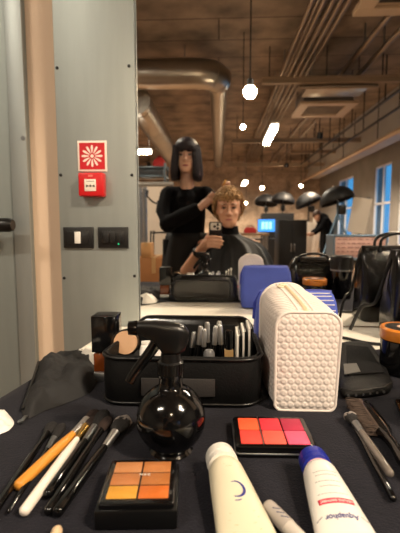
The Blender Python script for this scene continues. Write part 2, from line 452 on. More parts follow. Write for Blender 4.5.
# lid hanging back behind the case: padded slab
lidz = at(190,317,.775).z-CT
bm = B(); rings = []
Mx = Matrix.Translation((0, cdep/2+.020, lidz/2)) @ Matrix.Rotation(math.radians(90-8),4,'X')
for z, g in ((-.010,.004), (-.007,.001), (.005,.001), (.009,.006), (.0105,.016)):
    rings.append([narrow(Mx @ V((q.x,q.y,-q.z))) for q in rrect(cwid-2*g, lidz-.001-2*g, .03-g*.6, z, 7)])
loft(bm, rings)
ld = new('lid', bm, patent, t, smooth=50)
lr = [narrow(Mx @ V((q.x,q.y,.004))) for q in rrect(cwid+.001, lidz, .03, 0, 7)]
new('lid_zipper', tube(B(), lr+[lr[0]], .0022, 8), black_plastic, ld, smooth=60)
lr = rrect(cwid-.05, lidz-.03, .018, 0, 6)
new('lid_seam', tube(B(), [Mx @ V((q.x,q.y,-.0100)) for q in lr+[lr[0]]], .0016, 6), black_plastic, ld, smooth=60)
new('lid_lining', box(B(), (cwid-.07,.006,rimz*.9), (0, cdep/2-.012, lidz*.55), rotx(math.radians(-6)), bev=.002), black_fabric, t)
IZ = CT+.0075
# contents
def in_case(px, y): return at(px, 340, y).x
bx = in_case(126,.665)
t = thing('product_box', 'black product box inside the case under the peach powder jar', 'box', (bx+.002,.672,IZ))
new('carton', box(B(), (.05,.05,.044), (0,0,.022), bev=.001), black_plastic, t)
new('lid_flap', box(B(), (.0495,.0495,.002), (0,0,.0452), bev=.0006), black_matte, t)
t = thing('powder_jar', 'clear round jar of peach loose powder tilted in the case', 'powder jar', (bx-.002,.662,IZ+.0464), rot=(0,0,0))
Mj = Matrix.Translation((0,.004,.0225)) @ Matrix.Rotation(math.radians(78),4,'X')
new('jar', lathe(B(), [(.0001,-.012), (.0215,-.012), (.0225,-.010), (.0225,.008), (.0001,.008)], 32, Mj), clear_plastic, t)
new('powder', lathe(B(), [(.0001,-.0105), (.0195,-.0105), (.0200,.0), (.0001,.0)], 32, Mj), mat('peach_powder', (236,190,150), .8), t)
new('jar_lid', lathe(B(), [(.0001,-.021), (.0228,-.021), (.0232,-.019), (.0232,-.0125), (.0001,-.0125)], 32, Mj), black_gloss, t)
x = in_case(150,.63)
t = thing('tissue_packet', 'crumpled white packet beside the powder jar in the case', 'packet', (x,.635,IZ), .2)
bm = B(); rings = []
for k in range(9):
    z = k/8*.076
    rings.append([V((q.x*(1-.1*math.sin(k*1.7)), q.y*(1+.25*math.sin(k*2.3+q.x*90)), z+.003*math.sin(q.x*160))) for q in rrect(.034,.018,.006,0,4)])
loft(bm, rings); new('wrapper', bm, mat('white_packet_paper', (232,228,224), .5, bump=.5, bscale=60), t, smooth=50)
new('fold_seal', box(B(), (.03,.003,.006), (0,0,.0795), rotz(.05), bev=.001), white_plastic, t)
sil = [(197,.705,326,.10), (203,.70,329,.04), (208,.708,322,-.02), (213,.70,326,.08), (218,.71,321,.03), (222,.70,325,-.05), (190,.715,332,.14)]
for i, (px, y, py, lean) in enumerate(sil):
    zt = at(px,py,y).z; L = zt-IZ
    lab = ['leftmost but one silver capped pencil standing in the case','silver capped pencil standing third from left in the case','tall silver capped pencil standing fourth from left in the case',
           'silver capped pencil standing fifth from left in the case','tallest silver capped pencil standing in the case','rightmost silver capped pencil next to tan bottle in the case','short leftmost silver capped pencil leaning in the case'][i]
    t = thing('makeup_pencil', lab, 'makeup pencil', (in_case(px,y)-lean*.02,y,IZ), group='silver capped pencils in the case', rot=(random.uniform(-.05,.05), lean, 0))
    new('barrel', lathe(B(), [(.0001,0), (.003,0), (.0042,.006), (.0042,L*.62), (.0001,L*.62)], 14), black_gloss, t)
    new('cap', lathe(B(), [(.0001,L*.62), (.0048,L*.62), (.0048,L*.97), (.0036,L), (.0001,L)], 14), silver, t)
x = in_case(209,.625)
t = thing('nail_polish_bottle', 'small black bottle with grey rounded cap in front of the pencils', 'bottle', (x,.628,IZ))
new('bottle', box(B(), (.026,.022,.042), (0,0,.021), bev=.004, seg=3), black_gloss, t)
new('cap', lathe(B(), [(.0001,.042), (.0095,.042), (.010,.046), (.009,.066), (.006,.070), (.0001,.071)], 24), mat('grey_satin_cap', (92,92,94), .35), t)
x = in_case(229,.66)
t = thing('foundation_tube', 'tan foundation bottle with black cap standing in the case', 'bottle', (x,.66,IZ))
new('bottle', box(B(), (.015,.012,.062), (0,0,.031), bev=.002), mat('tan_foundation', (205,165,110), .25), t)
new('cap', lathe(B(), [(.0001,.062), (.006,.062), (.006,.094), (.0001,.094)], 20), black_gloss, t)
for i, (px, y, py) in enumerate(((237.5,.665,331), (243,.667,327), (248.5,.669,324))):
    zt = at(px,py,y).z
    t = thing('palette_sleeve', ['slim white and black carton in the case, leftmost of the three','slim white and black carton between two others in the case','slim white and black carton in the case, nearest the white bag'][i], 'carton', (in_case(px,y),y,IZ), group='slim cartons in the case')
    new('carton', box(B(), (.0034,.062,zt-IZ), (-.0010,0,(zt-IZ)/2), bev=.0004), mat('carton_white', (206,202,194), .5), t)
    new('dark_side', box(B(), (.0026,.063,zt-IZ), (.0021,0,(zt-IZ)/2)), black_plastic, t)

# ---- tall foundation bottle left of the case
y = .70; xa, xb = at(94.5,330,y).x, at(119,330,y).x; zt = at(108,314,y).z
t = thing('foundation_bottle', 'tall amber bottle with big square black cap left of the open case', 'bottle', ((xa+xb)/2, y, CT))
w = xb-xa; hc = zt-at(108,352,y-.015).z; H = zt-CT
new('glass_body', box(B(), (w*.80,.034,H-hc-.018), (-w*.06,0,.016+(H-hc-.018)/2), bev=.003, seg=3), mat('amber_glass', (112,54,18), .12, coat=.5), t)
new('base', box(B(), (w*.82,.036,.016), (-w*.06,0,.008), bev=.002), silver, t)
new('cap', box(B(), (w,.04,hc), (0,0,H-hc/2), bev=.0015), black_gloss, t)
new('cap_top', box(B(), (w*.8,.030,.0016), (0,0,H+.0004), bev=.0005), black_plastic, t)

# ---- zip pouch on the left
ol = [T(*q) for q in ((37,368), (58,360), (92,357), (99,372), (92,392), (70,404), (45,413), (27,421), (22,408), (34,388))]
bl, c = lump('pouch_body', ol, .035, mat('charcoal_mesh_fabric', (27,27,29), .75, bump=.6, bscale=700, var=.2, vscale=40), amp=.016, fr=25, pw=3.0, seed=4, n=34)
t = thing('zip_pouch', 'crumpled charcoal zip pouch lying left of the case', 'pouch', (c.x,c.y,CT)); bl.parent = t; bl.location = (0,0,0); bl.name = 'pouch_body'
z1_ = T(25,414)-c; z2_ = T(36,386)-c; z3_ = T(40,368)-c
zp = spline([(z1_.x-.001,z1_.y-.004,.006), (z2_.x-.004,z2_.y,.010), (z3_.x-.004,z3_.y+.004,.008)], 6)
new('zipper', tube(B(), zp, .0028, 8, .6), black_plastic, t, smooth=60)
bm = B(); q = T(23,424)-c
box(bm, (.006,.014,.0022), (q.x,q.y+.004,.003), rotz(.1), bev=.0008); lathe(bm, [(.0022,0), (.0045,0), (.0045,.002), (.0022,.002)], 14, Matrix.Translation((q.x,q.y-.005,.002)))
new('zipper_pull', bm, steel, t)
# ---- tissue at the left edge
ol = [T(*q) for q in ((-22,422), (-6,413), (4,413), (14,424), (10,432), (2,436), (-20,444))]
o, c = lump('crumpled_tissue', ol, .010, mat('white_tissue', (232,230,226), .85, bump=.5, bscale=90), amp=.007, fr=60, seed=9, n=16)
tag(o, 'crumpled white tissue at the left edge of the cloth', 'tissue')

ol = [V((x_,y_,CT)) for x_, y_ in ((-.305,.770),(-.27,.730),(-.235,.733),(-.222,.765),(-.226,.805),(-.26,.825),(-.300,.81))]
o, c = lump('crumpled_paper', ol, .034, mat('white_paper', (232,228,220), .8, bump=.4, bscale=50), amp=.010, fr=45, seed=5, n=16)
tag(o, 'crumpled white paper hidden behind the charcoal pouch, seen in mirror', 'paper')
# ---- brushes
dark_bristle = mat('dark_brown_bristle', (42,28,24), .8, bump=.9, bscale=900, stretch=(.1,1,1), var=.3, vscale=300)
black_bristle = mat('black_bristle', (26,24,25), .75, bump=.9, bscale=900, stretch=(.1,1,1))
duo_bristle = mat('grey_tip_bristle', (150,142,138), .9, bump=.9, bscale=900, stretch=(.1,1,1), var=.35, vscale=300)
def brush(label, p_end, p_tip, hr, hm, fm, bmt, ferr=.17, bris=.2, bw=1.5, taper=.75, flat=.7, pointed=False, mark=None, lift=0, duo=None, zend=0, cat='makeup brush', group='makeup brushes laid on the cloth'):
    bw *= 1.2
    a = T(p_end[0], p_end[1], CT+hr+zend); b_ = T(p_tip[0], p_tip[1], CT+hr+lift)
    d = b_-a; L = d.length
    yaw = math.atan2(d.y, d.x); pit = -math.asin(d.z/L)
    t = thing('makeup_brush', label, cat, a, group=group)
    t.rotation_euler = (0, pit, yaw)
    xb_ = L*(1-bris); xf = L*(1-bris-ferr)
    def lx(bm, pr, n=18, fl=1.0): return lathe(bm, [(r, x) for x, r in pr], n, Matrix.Rotation(PI/2,4,'Y'), fl, 1)
    e = [(0,.0001), (.0006,hr*.35 if pointed else hr*.7), (.003,hr*.5 if pointed else hr*.95)]
    new('handle', lx(B(), e+[(L*.2,hr*(.75 if pointed else 1)), (xf*.7,hr), (xf,hr*taper), (xf+.0005,.0001)], 20), hm, t, smooth=60)
    new('ferrule', lx(B(), [(xf-.002,.0001), (xf-.002,hr*taper*1.03), (xf+.004,hr*taper*1.1), (xb_-.004,hr*1.06), (xb_,hr*1.12), (xb_+.0005,.0001)], 20), fm, t, smooth=60)
    pr = [(xb_-.002,.0001), (xb_-.001,hr*1.0), (xb_+(L-xb_)*.35,hr*bw*.95), (xb_+(L-xb_)*.68,hr*bw), (xb_+(L-xb_)*.9,hr*bw*.7), (L,hr*.12), (L+.0003,.0001)]
    bb = lx(B(), pr, 24, flat)
    for v in bb.verts: v.co += v.co.normalized()*0 + V((0,0,0)) if v.co.x < xb_ else V((0,random.uniform(-1,1)*hr*.07,random.uniform(-1,1)*hr*.07))
    new('bristles', bb, bmt, t, smooth=60)
    if duo:
        pr = [(L-(L-xb_)*.42,.0001), (L-(L-xb_)*.42,hr*bw*1.0), (L-(L-xb_)*.25,hr*bw*1.04), (L-(L-xb_)*.06,hr*bw*.7), (L+.001,hr*.2), (L+.0012,.0001)]
        bb = lx(B(), pr, 24, flat)
        for v in bb.verts: v.co += V((random.uniform(-1,1)*hr*.15,random.uniform(-1,1)*hr*.2,random.uniform(-1,1)*hr*.12))
        new('bristle_tip', bb, duo, t, smooth=60)
    return t
brush('black handled brush furthest left, running off the left edge', (-22,535), (54,423), .0045, black_gloss, black_gloss, black_bristle, .1, .14, 1.5)
brush('thin pointed black brush lying between leftmost brush and orange brush', (8,513), (63,424), .0040, black_gloss, steel, black_bristle, .14, .22, 1.5, pointed=True)
brush('brush with orange wooden handle and silver ferrule', (17,487), (97,411), .0062, wood, silver, dark_bristle, .2, .17, 1.25, .72)
brush('brush with white handle and gold ferrule', (23,513), (93,417), .0056, white_lacquer, gold, dark_bristle, .15, .15, 1.2, .62, zend=.001)
brush('black brush with short ferrule beside the white handled brush', (46,496), (106,411), .0052, black_gloss, steel, black_bristle, .17, .26, 1.7)
brush('black brush with dark bristles between two other black brushes', (47,513), (109,417), .0048, black_gloss, black_gloss, dark_bristle, .15, .2, 1.4, lift=.001)
brush('black brush with silver ferrule and grey tipped fluffy head', (56,514), (126,418), .0058, black_gloss, silver, black_bristle, .17, .22, 1.75, duo=duo_bristle)
brush('grey clear handled brush with silver end right of the white tube', (391,475), (349,414), .0050, mat('smoky_clear_handle', (112,104,98), .15, coat=.5), steel, black_bristle, .15, .2, 1.6, .9, duo=duo_bristle, lift=.003, zend=.003)
brush('thin black brush lying just under the grey handled brush', (394,500), (354,424), .0038, black_gloss, black_gloss, black_bristle, .15, .12, 1.0)
brush('pale round ended brush mostly cut off by the bottom edge', (58,528), (40,590), .0050, mat('pale_wood_handle', (226,196,160), .5), gold, dark_bristle, .15, .2, 1.4)

# ---- hairbrush (teasing brush) on the right
a = T(355,401,CT+.01); b_ = T(413,486,CT+.01); d = b_-a; L = d.length
t = thing('hairbrush', 'narrow black hairbrush with brown bristles on the right', 'hairbrush', (a.x,a.y,CT)); t.rotation_euler = (0,0,math.atan2(d.y,d.x))
hx = T(379,432,CT+.01); hl_ = (hx-a).length
bm = B(); rings = []
for f, w, h in ((0,.004,.004), (.02,.010,.006), (.1,.0125,.008), (hl_/L*.9,.0125,.008), (hl_/L*1.1,.006,.008), (hl_/L*1.35,.0055,.008), (.75,.0085,.009), (.95,.006,.008), (1,.002,.003)):
    rings.append([V((f*L, .011+w*math.cos(2*PI*i/16), .0085+h*math.sin(2*PI*i/16))) for i in range(16)])
loft(bm, rings); new('handle', bm, black_gloss, t, smooth=60)
bm = B()
for i in range(26):
    for j in range(9):
        x = .004+hl_*.92*i/25; z = .003+.0125*j/8
        p = V((x,.004,z)); e = p+V((random.uniform(-.001,.001), -.018+random.uniform(-.002,.002), random.uniform(-.001,.0015)))
        e.z = max(e.z,.0012)
        tube(bm, [p, e], [.0006,.0004], 4)
br_ = new('bristles', bm, mat('boar_bristle', (62,44,32), .7, var=.4, vscale=300), t); br_['kind'] = 'stuff'
new('bristle_base', box(B(), (hl_*.95,.008,.014), (hl_*.47,.006,.0085), bev=.003), mat('brush_pad_brown', (60,38,26), .6), t)

# ---- flat black compact at the right edge
a = T(387,409); b_ = T(401,447); ang = math.atan2(b_.y-a.y, b_.x-a.x)
t = thing('compact_mirror', 'flat black rectangular compact at the right edge beside the hairbrush', 'compact', (a.x+.034,a.y-.031,CT), ang+PI/2)
new('base', box(B(), (.055,.07,.005), (0,0,.0025), bev=.002), black_plastic, t)
bm = B(); loft(bm, [rrect(.055,.07,.005,.005), rrect(.055,.07,.005,.0085), rrect(.046,.061,.003,.0085), rrect(.046,.061,.003,.0052)], cap=False)
new('raised_frame', bm, black_gloss, t)
new('mirror_face', box(B(), (.045,.06,.001), (0,0,.0056)), mat('smoked_mirror', (40,40,44), .05, 1), t)

# ---- palettes
def pan_mat(name, rgb): return mat(name, rgb, .6, bump=.15, bscale=120, var=.05, vscale=60)
zt = CT+.013
c4 = [T(232,416,zt), T(304,417,zt), T(316.5,448,zt), T(237,447,zt)]
cx = sum(c4, V())/4; ax = ((c4[1]+c4[2])-(c4[0]+c4[3])); ang = math.atan2(ax.y, ax.x)
W = ((c4[1]-c4[0]).length+(c4[2]-c4[3]).length)/2; Hh = ((c4[3]-c4[0]).length+(c4[2]-c4[1]).length)/2
t = thing('blush_palette', 'black palette of six red and pink creams in front of white bag', 'makeup palette', (cx.x,cx.y,CT), ang)
bm = B(); loft(bm, [rrect(W,Hh,.006,0), rrect(W+.001,Hh+.001,.006,.004), rrect(W+.001,Hh+.001,.006,.0055), rrect(W,Hh,.006,.0065), rrect(W,Hh,.006,.012), rrect(W-.003,Hh-.003,.005,.013)])
new('tray', bm, black_gloss, t, smooth=40)
rg = rrect(W+.0012,Hh+.0012,.006,.0048,6); new('rim', tube(B(), rg+[rg[0]], .0011, 6), silver, t, smooth=60)
cols = [((238,92,52),(222,52,66),(178,44,74)), ((226,70,60),(240,92,78),(246,92,126))]
nm = ('orange','red','crimson','coral_red','coral','pink')
for r in range(2):
    for k in range(3):
        pw_, ph_ = (W-.013)/3, (Hh-.014)/2
        o = new('color_pan', box(B(), (pw_-.001,ph_-.001,.002), ((k-1)*(pw_+.0006), (.5-r)*(ph_+.001), .0133), bev=.0016), pan_mat('cream_'+nm[r*3+k], cols[r][k]), t)
        o['label'] = nm[r*3+k].replace('_',' ')+' cream pan'
new('divider', box(B(), (.0013,Hh-.010,.0022), (-W*.155,0,.0146), bev=.0004), clear('divider_film', (250,250,250), .5, .3), t)
zt = CT+.024
c4 = [T(112,459,zt), T(175.5,458,zt), T(175,504,zt), T(98,505,zt)]
cx = sum(c4, V())/4; ax = ((c4[1]+c4[2])-(c4[0]+c4[3])); ang = math.atan2(ax.y, ax.x)
W = ((c4[1]-c4[0]).length+(c4[2]-c4[3]).length)/2; Hh = ((c4[3]-c4[0]).length+(c4[2]-c4[1]).length)/2
t = thing('concealer_palette', 'black palette of six orange and tan concealers with clear lid', 'makeup palette', (cx.x,cx.y,CT), ang)
new('base', box(B(), (W+.006,Hh,.018), (0,-.001,.009), bev=.0012), black_plastic, t)
bm = B(); loft(bm, [rrect(W,Hh-.002,.003,.018), rrect(W,Hh-.002,.003,.0225), rrect(W-.002,Hh-.004,.003,.0235)])
new('tray', bm, black_gloss, t, smooth=40)
cols = [((214,146,92),(208,134,74)), ((206,132,76),(198,122,60)), ((238,172,62),(232,124,48))]
nm = (('beige','tan'),('dark_tan','caramel'),('yellow','orange'))
for r in range(3):
    for k in range(2):
        pw_, ph_ = (W-.011)/2, (Hh-.016)/3
        o = new('color_pan', box(B(), (pw_-.001,ph_-.001,.002), ((k-.5)*(pw_+.0008), (1-r)*(ph_+.001)+.001, .0234), bev=.0005), pan_mat('concealer_'+nm[r][k], cols[r][k]), t)
        o['label'] = nm[r][k].replace('_',' ')+' concealer pan'
ld = new('clear_lid', box(B(), (W,Hh-.004,.0014), (0,0,.0256), bev=.0005), clear_lid, t)
new('lettering', text_bm('M·A·C', .0042, Matrix.Translation((.004,.004,.0265))), ink_white, ld, smooth=0)

# ---- tubes
def tube_product(name, label, cat, p_cap, p_end, capL, L, w0, w1, capm, bodym, cz=.016):
    a = T(p_cap[0], p_cap[1], CT+cz); b_ = T(p_end[0], p_end[1], CT+.010); d = b_-a
    t = thing(name, label, cat, (a.x,a.y,CT), math.atan2(d.y,d.x))
    def wh(x):
        f = max(0,min(1,(x-capL)/(L-capL)))
        w = w0*.82+(w1-w0*.82)*min(1,f*1.15)**.8; h = w0*.80*(1-f)**.75+.0012
        if f < .06: w *= .86+.14*f/.06; h *= .86+.14*f/.06
        return w, h
    def top(p):                                       # project a flat point onto the upper skin
        w, h = wh(p.x); s = max(0, 1-(p.y/w)**2)
        return V((p.x, p.y, h+h*math.sqrt(s)+p.z))
    bm = B(); rings = []
    for k in range(31):
        x = capL+(L-capL)*k/30; w, h = wh(x)
        rings.append([V((x, w*math.cos(2*PI*i/36), h+h*math.sin(2*PI*i/36))) for i in range(36)])
    loft(bm, rings); new('tube_body', bm, bodym, t, smooth=60)
    new('crimp', box(B(), (.010, w1*2, .0018), (L+.004,0,.0015), bev=.0006), bodym, t)
    r = w0*.82
    bm = B(); lathe(bm, [(.0001,0), (r*.86,0), (r*.97,.0012), (r,.004), (r*1.02,capL), (.0001,capL)], 36, Matrix.Translation((0,0,r*1.0)) @ Matrix.Rotation(PI/2,4,'Y'))
    cp = new('cap', bm, capm, t, smooth=40)
    bm = B(); rg = [V((capL*.62, r*1.012*math.cos(2*PI*i/36), r+r*1.012*math.sin(2*PI*i/36))) for i in range(36)]
    new('cap_seam', tube(B(), rg+[rg[0]], .0004, 5), capm, cp)
    return t, top, wh, a
def stroke(bm, pts, r, top, z=.0002): tube(bm, [top(V((p[0],p[1],z))) for p in pts], r, 6, .5)
t, top, wh, a1 = tube_product('cream_tube', 'cream coloured tube with white cap and blue swirl logo', 'tube', (219.5,455), (252,549), .022, .165, .0205, .029, white_plastic, cream_plastic, .017)
bm = B()
lxp = (T(229,493,CT+.022)-a1).length
arc = [(lxp+.0088*math.sin(math.radians(q)), .0005+.0078*math.cos(math.radians(q))) for q in range(-110,126,10)]
n_ = len(arc)
pts = [top(V((x,y_,.0002))) for x, y_ in arc]
tube(bm, pts, [.0004+.0011*math.sin(PI*i/(n_-1)) for i in range(n_)], 6, .4)
stroke(bm, [(lxp+.0125,-.0035), (lxp+.0128,.0), (lxp+.0122,.0025)], .0007, top)
new('swirl_logo', bm, ink_blue, t, smooth=60)
bm = B()
for x, wd in ((.040,.010), (.0435,.007)): stroke(bm, [(x,-wd/2), (x,wd/2)], .0003, top)
for k in range(4):
    x = lxp+.024+k*.006; wd = (.024,.028,.02,.026)[k]; stroke(bm, [(x,-wd/2), (x,wd/2)], .0004, top)
o = new('small_print', bm, mat('pale_gold_ink', (206,190,150), .5), t); o['kind'] = 'stuff'
t, top, wh, a2 = tube_product('ointment_tube', 'white ointment tube with blue cap and red band', 'tube', (312,458), (353,549), .021, .155, .0195, .030, blue_plastic, ivory_tube, .016)
def lx2(px, py): return (T(px,py,CT+.018)-a2).length
def skin(bm_pts_w, x0, x1, m, name):                    # band painted as a thin skin on the tube
    bm = B(); rings = []
    for k in range(5):
        x = x0+(x1-x0)*k/4
        rings.append([top(V((x, -bm_pts_w+2*bm_pts_w*i/20, .00025))) for i in range(21)])
    vs = [[bm.verts.new(p) for p in r] for r in rings]
    for r0, r1 in zip(vs, vs[1:]):
        for i in range(20): bm.faces.new((r0[i], r0[i+1], r1[i+1], r1[i]))
    return new(name, bm, m, t, smooth=60, solid=.0002)
xr = lx2(332,505); skin(.0165, xr-.0028, xr+.0028, ink_red, 'red_band')
Mt = lambda x, y_=0: Matrix.Translation((x,y_,.0004)) @ Matrix.Rotation(-PI/2,4,'Z')
new('band_lettering', text_bm('HEALING OINTMENT', .0032, Mt(xr), top), ink_white, t, smooth=0)
xa_ = lx2(337,517)
new('brand_lettering', text_bm('Aquaphor', .0075, Mt(xa_+.001), top), ink_blue, t, smooth=0)
for sg in (-1,1):
    bm = B(); stroke(bm, [(xa_+.0025,sg*.023), (xa_-.001,sg*.0175)], .0004, top); new('swoosh', bm, ink_grey, t)
bm = B()
for x, wd in ((lx2(317,472),.020), (lx2(321,481),.024), (lx2(322,484),.022), (lx2(325,489),.026), (lx2(327,493),.020), (lx2(329,499),.03)):
    for k in range(9):
        y_ = -wd/2+wd*k/9; stroke(bm, [(x,y_), (x,y_+wd/9*.75)], .00032, top)
o = new('small_print', bm, ink_grey, t); o['kind'] = 'stuff'
bm = B(); xq = lx2(345,545); rg = [top(V((xq+.011*math.cos(q*PI/16), .011*math.sin(q*PI/16), .0003))) for q in range(32)]
f = bm.faces.new([bm.verts.new(p) for p in rg]); new('red_dot', bm, ink_red, t, solid=.0002)
bm = B(); stroke(bm, [(lx2(313,469), -.012+.024*i/8) for i in range(9)], .0004, top); new('pink_print', bm, mat('pink_ink', (226,150,160), .5), t)
# small clear wand
a = T(266,505,CT+.007); b_ = T(312,552,CT+.007); d = b_-a
t = thing('lip_gloss_wand', 'small frosted clear tube lying between the two large tubes', 'tube', (a.x,a.y,CT), math.atan2(d.y,d.x))
Mw = Matrix.Translation((0,0,.0075)) @ Matrix.Rotation(PI/2,4,'Y')
new('cap', lathe(B(), [(.0001,0), (.0045,.0006), (.0068,.003), (.0074,.007), (.0075,.034), (.0001,.034)], 24, Mw), mat('frosted_plastic', (176,168,162), .3, coat=.4), t, smooth=60)
new('barrel', lathe(B(), [(.0001,.034), (.0070,.034), (.0070,.088), (.0001,.088)], 24, Mw), mat('frosted_barrel', (205,198,190), .25, coat=.4), t)
bm = B()
for k in range(3): tube(bm, [(.014+k*.006,-.003,.0147), (.019+k*.006,.002,.0149)], .0006, 5)
new('dark_print', bm, mat('slate_print', (96,98,116), .6), t)

# ---- white quilted bag
def quilt(name, rgb, a, strg):
    """hexagonal embossing: three cosine waves 60 degrees apart"""
    m = mat(name, rgb, .75, spec=.25); nt = m.node_tree; b = nt.nodes['Principled BSDF']; L = nt.links.new
    tc = nt.nodes.new('ShaderNodeTexCoord'); k = 4*PI/(math.sqrt(3)*a); tot = None
    for q in (0, 60, 120):
        d = nt.nodes.new('ShaderNodeVectorMath'); d.operation = 'DOT_PRODUCT'; cx, cz = k*math.cos(math.radians(q+30)), k*math.sin(math.radians(q+30)); d.inputs[1].default_value = (cx, cx, cz)
        L(tc.outputs['Object'], d.inputs[0]); c = nt.nodes.new('ShaderNodeMath'); c.operation = 'COSINE'; L(d.outputs['Value'], c.inputs[0])
        if tot is None: tot = c.outputs[0]
        else:
            ad = nt.nodes.new('ShaderNodeMath'); ad.operation = 'ADD'; L(tot, ad.inputs[0]); L(c.outputs[0], ad.inputs[1]); tot = ad.outputs[0]
    mr = nt.nodes.new('ShaderNodeMapRange'); mr.inputs['From Min'].default_value = -1.5; mr.inputs['From Max'].default_value = .6
    bp = nt.nodes.new('ShaderNodeBump'); bp.inputs['Strength'].default_value = strg; bp.inputs['Distance'].default_value = .003
    L(tot, mr.inputs['Value']); L(mr.outputs['Result'], bp.inputs['Height']); L(bp.outputs['Normal'], b.inputs['Normal'])
    return m
q_white = quilt('white_quilted_fabric', (222,211,205), .0105, .38)
piping_white = mat('white_piping', (224,214,208), .6)
wx0, wx1, wy0, wy1 = at(273,400,.585).x, at(337,400,.585).x, .585, .735
bcx, bcy = (wx0+wx1)/2, (wy0+wy1)/2; bw_ = wx1-wx0; bl_ = wy1-wy0
t = thing('quilted_toiletry_bag', 'white quilted toiletry bag standing right of the open case', 'toiletry bag', (bcx,bcy,CT))
hf = at(306,312,.59).z-CT; hb_ = at(290,285,.72).z-CT
def bagring(f, ins=0):
    y = -bl_/2+bl_*f; h = hf+(hb_-hf)*f**.7-ins*.8; w = bw_*(1-.10*f)-2*ins; xs = -.012*f
    rtop = max(.006,.022+.014*f-ins*.9); rb = max(.004,.010-ins*.4); out = []
    bul = .004*math.sin(PI*f)
    for cxs, czs, a0, r in ((w/2-rtop, h-rtop, 0, rtop), (-w/2+rtop, h-rtop, 90, rtop), (-w/2+rb, ins*.6+rb, 180, rb), (w/2-rb, ins*.6+rb, 270, rb)):
        for k in range(7):
            a = math.radians(a0+15*k); zz = czs+r*math.sin(a); out.append(V(((cxs+r*math.cos(a))*(.93+.07*zz/hf)+xs+math.copysign(bul, cxs)+.003*zz/hf, y, zz)))
    return out
bm = B(); fr = [bagring(0,.014), bagring(0,.003)]
for v in fr[0]: v.y -= .003
for v in fr[1]: v.y -= .0015
rings = fr+[bagring(k/12) for k in range(13)]
e1 = bagring(1,.004); e2 = bagring(1,.02)
for v in e1: v.y += .003
for v in e2: v.y += .005
loft(bm, rings+[e1,e2]); new('bag_body', bm, q_white, t, smooth=50)
for f in (0,1):
    r = bagring(f,-.0006); new('piping', tube(B(), r+[r[0]], .0024, 8), piping_white, t, smooth=60)
def topz(f): return hf+(hb_-hf)*f**.7
bm = B()
for xo in (-.011, .011):
    tube(bm, [(xo-.012*f, -bl_/2+bl_*f, topz(f)+.0006) for f in [i/10 for i in range(11)]], .0022, 6, .5)
new('zipper_tape', bm, piping_white, t, smooth=60)
bm = B()
tube(bm, [(-.012*f, -bl_/2+bl_*f, topz(f)+.0008) for f in [i/10 for i in range(11)]], .0035, 6, .4)
new('zipper', bm, mat('champagne_zip', (206,184,148), .4), t, smooth=60)
p = at(282,289,.70)
bm = B(); box(bm, (.008,.014,.0022), (-.016, bl_*.36, topz(.86)+.003), rotz(.6), bev=.0009)
lathe(bm, [(.0001,0), (.0062,0), (.0066,.0012), (.0062,.0024), (.0001,.0024)], 18, Matrix.Translation((-.021, bl_*.31, topz(.8)+.0012)))
new('zipper_pull', bm, mat('cream_leather_pull', (232,214,184), .5), t)
new('side_loop', tube(B(), spline([(bw_/2-.001,-bl_/2+.01,hf*.86), (bw_/2+.006,-bl_/2+.008,hf*.84), (bw_/2+.005,-bl_/2+.008,hf*.72), (bw_/2-.001,-bl_/2+.01,hf*.7)],5), .0025, 6, .5), piping_white, t, smooth=60)

# ---- blue bag behind it
ux0, ux1 = .080, .250
t = thing('blue_cosmetic_bag', 'blue cosmetic bag with white striped trim behind the white bag', 'cosmetic bag', ((ux0+ux1)/2,.845,TZ+.003))
hb2 = at(290,291,.84).z-TZ-.003; W = ux1-ux0
blue_fab = mat('blue_canvas', (66,84,176), .7, bump=.3, bscale=500, var=.06, vscale=20)
bm = B(); rings = []
for f, wf, df in ((0,.94,.80), (.02,.98,.92), (.25,1.02,1), (.6,1.0,.82), (.85,.96,.50), (.95,.90,.30), (1,.84,.16)):
    rings.append(rrect(W*wf,.085*df,.03*min(1,df*1.0)*.5+.002,hb2*f,6))
loft(bm, rings); new('bag_body', bm, blue_fab, t, smooth=60)
bm = B()
PF = ((.25,1.02,1),(.6,1.0,.82),(.85,.96,.50),(.95,.90,.30),(1,.84,.16))
for f in (.36,.46,.56,.66,.74,.82,.88,.935,.975):
    for (f0, w0_, d0_), (f1, w1_, d1_) in zip(PF, PF[1:]):
        if f0 <= f <= f1:
            k = (f-f0)/(f1-f0); wf = w0_+(w1_-w0_)*k; dd = .085*(d0_+(d1_-d0_)*k)
    tube(bm, [(-W*wf*.42,-dd/2-.0006,hb2*f), (0,-dd/2-.0006,hb2*f), (W*wf*.46,-dd/2-.0006,hb2*f)], .0011, 6)
new('stripe_trim', bm, white_plastic, t, smooth=60)
new('zipper', tube(B(), [(-W*.44,0,hb2*.985), (-W*.3,0,hb2*1.0), (W*.3,0,hb2*1.0), (W*.44,0,hb2*.985)], .003, 8), mat('blue_zip', (50,62,150), .5), t, smooth=60)
new('zipper_pull', tube(B(), [(-W*.44,0,hb2*.98), (-W*.50,.006,hb2*.80), (-W*.51,.010,hb2*.55)], [.002,.0035,.0035], 8, .5), mat('blue_pull', (56,70,170), .6), t, smooth=60)

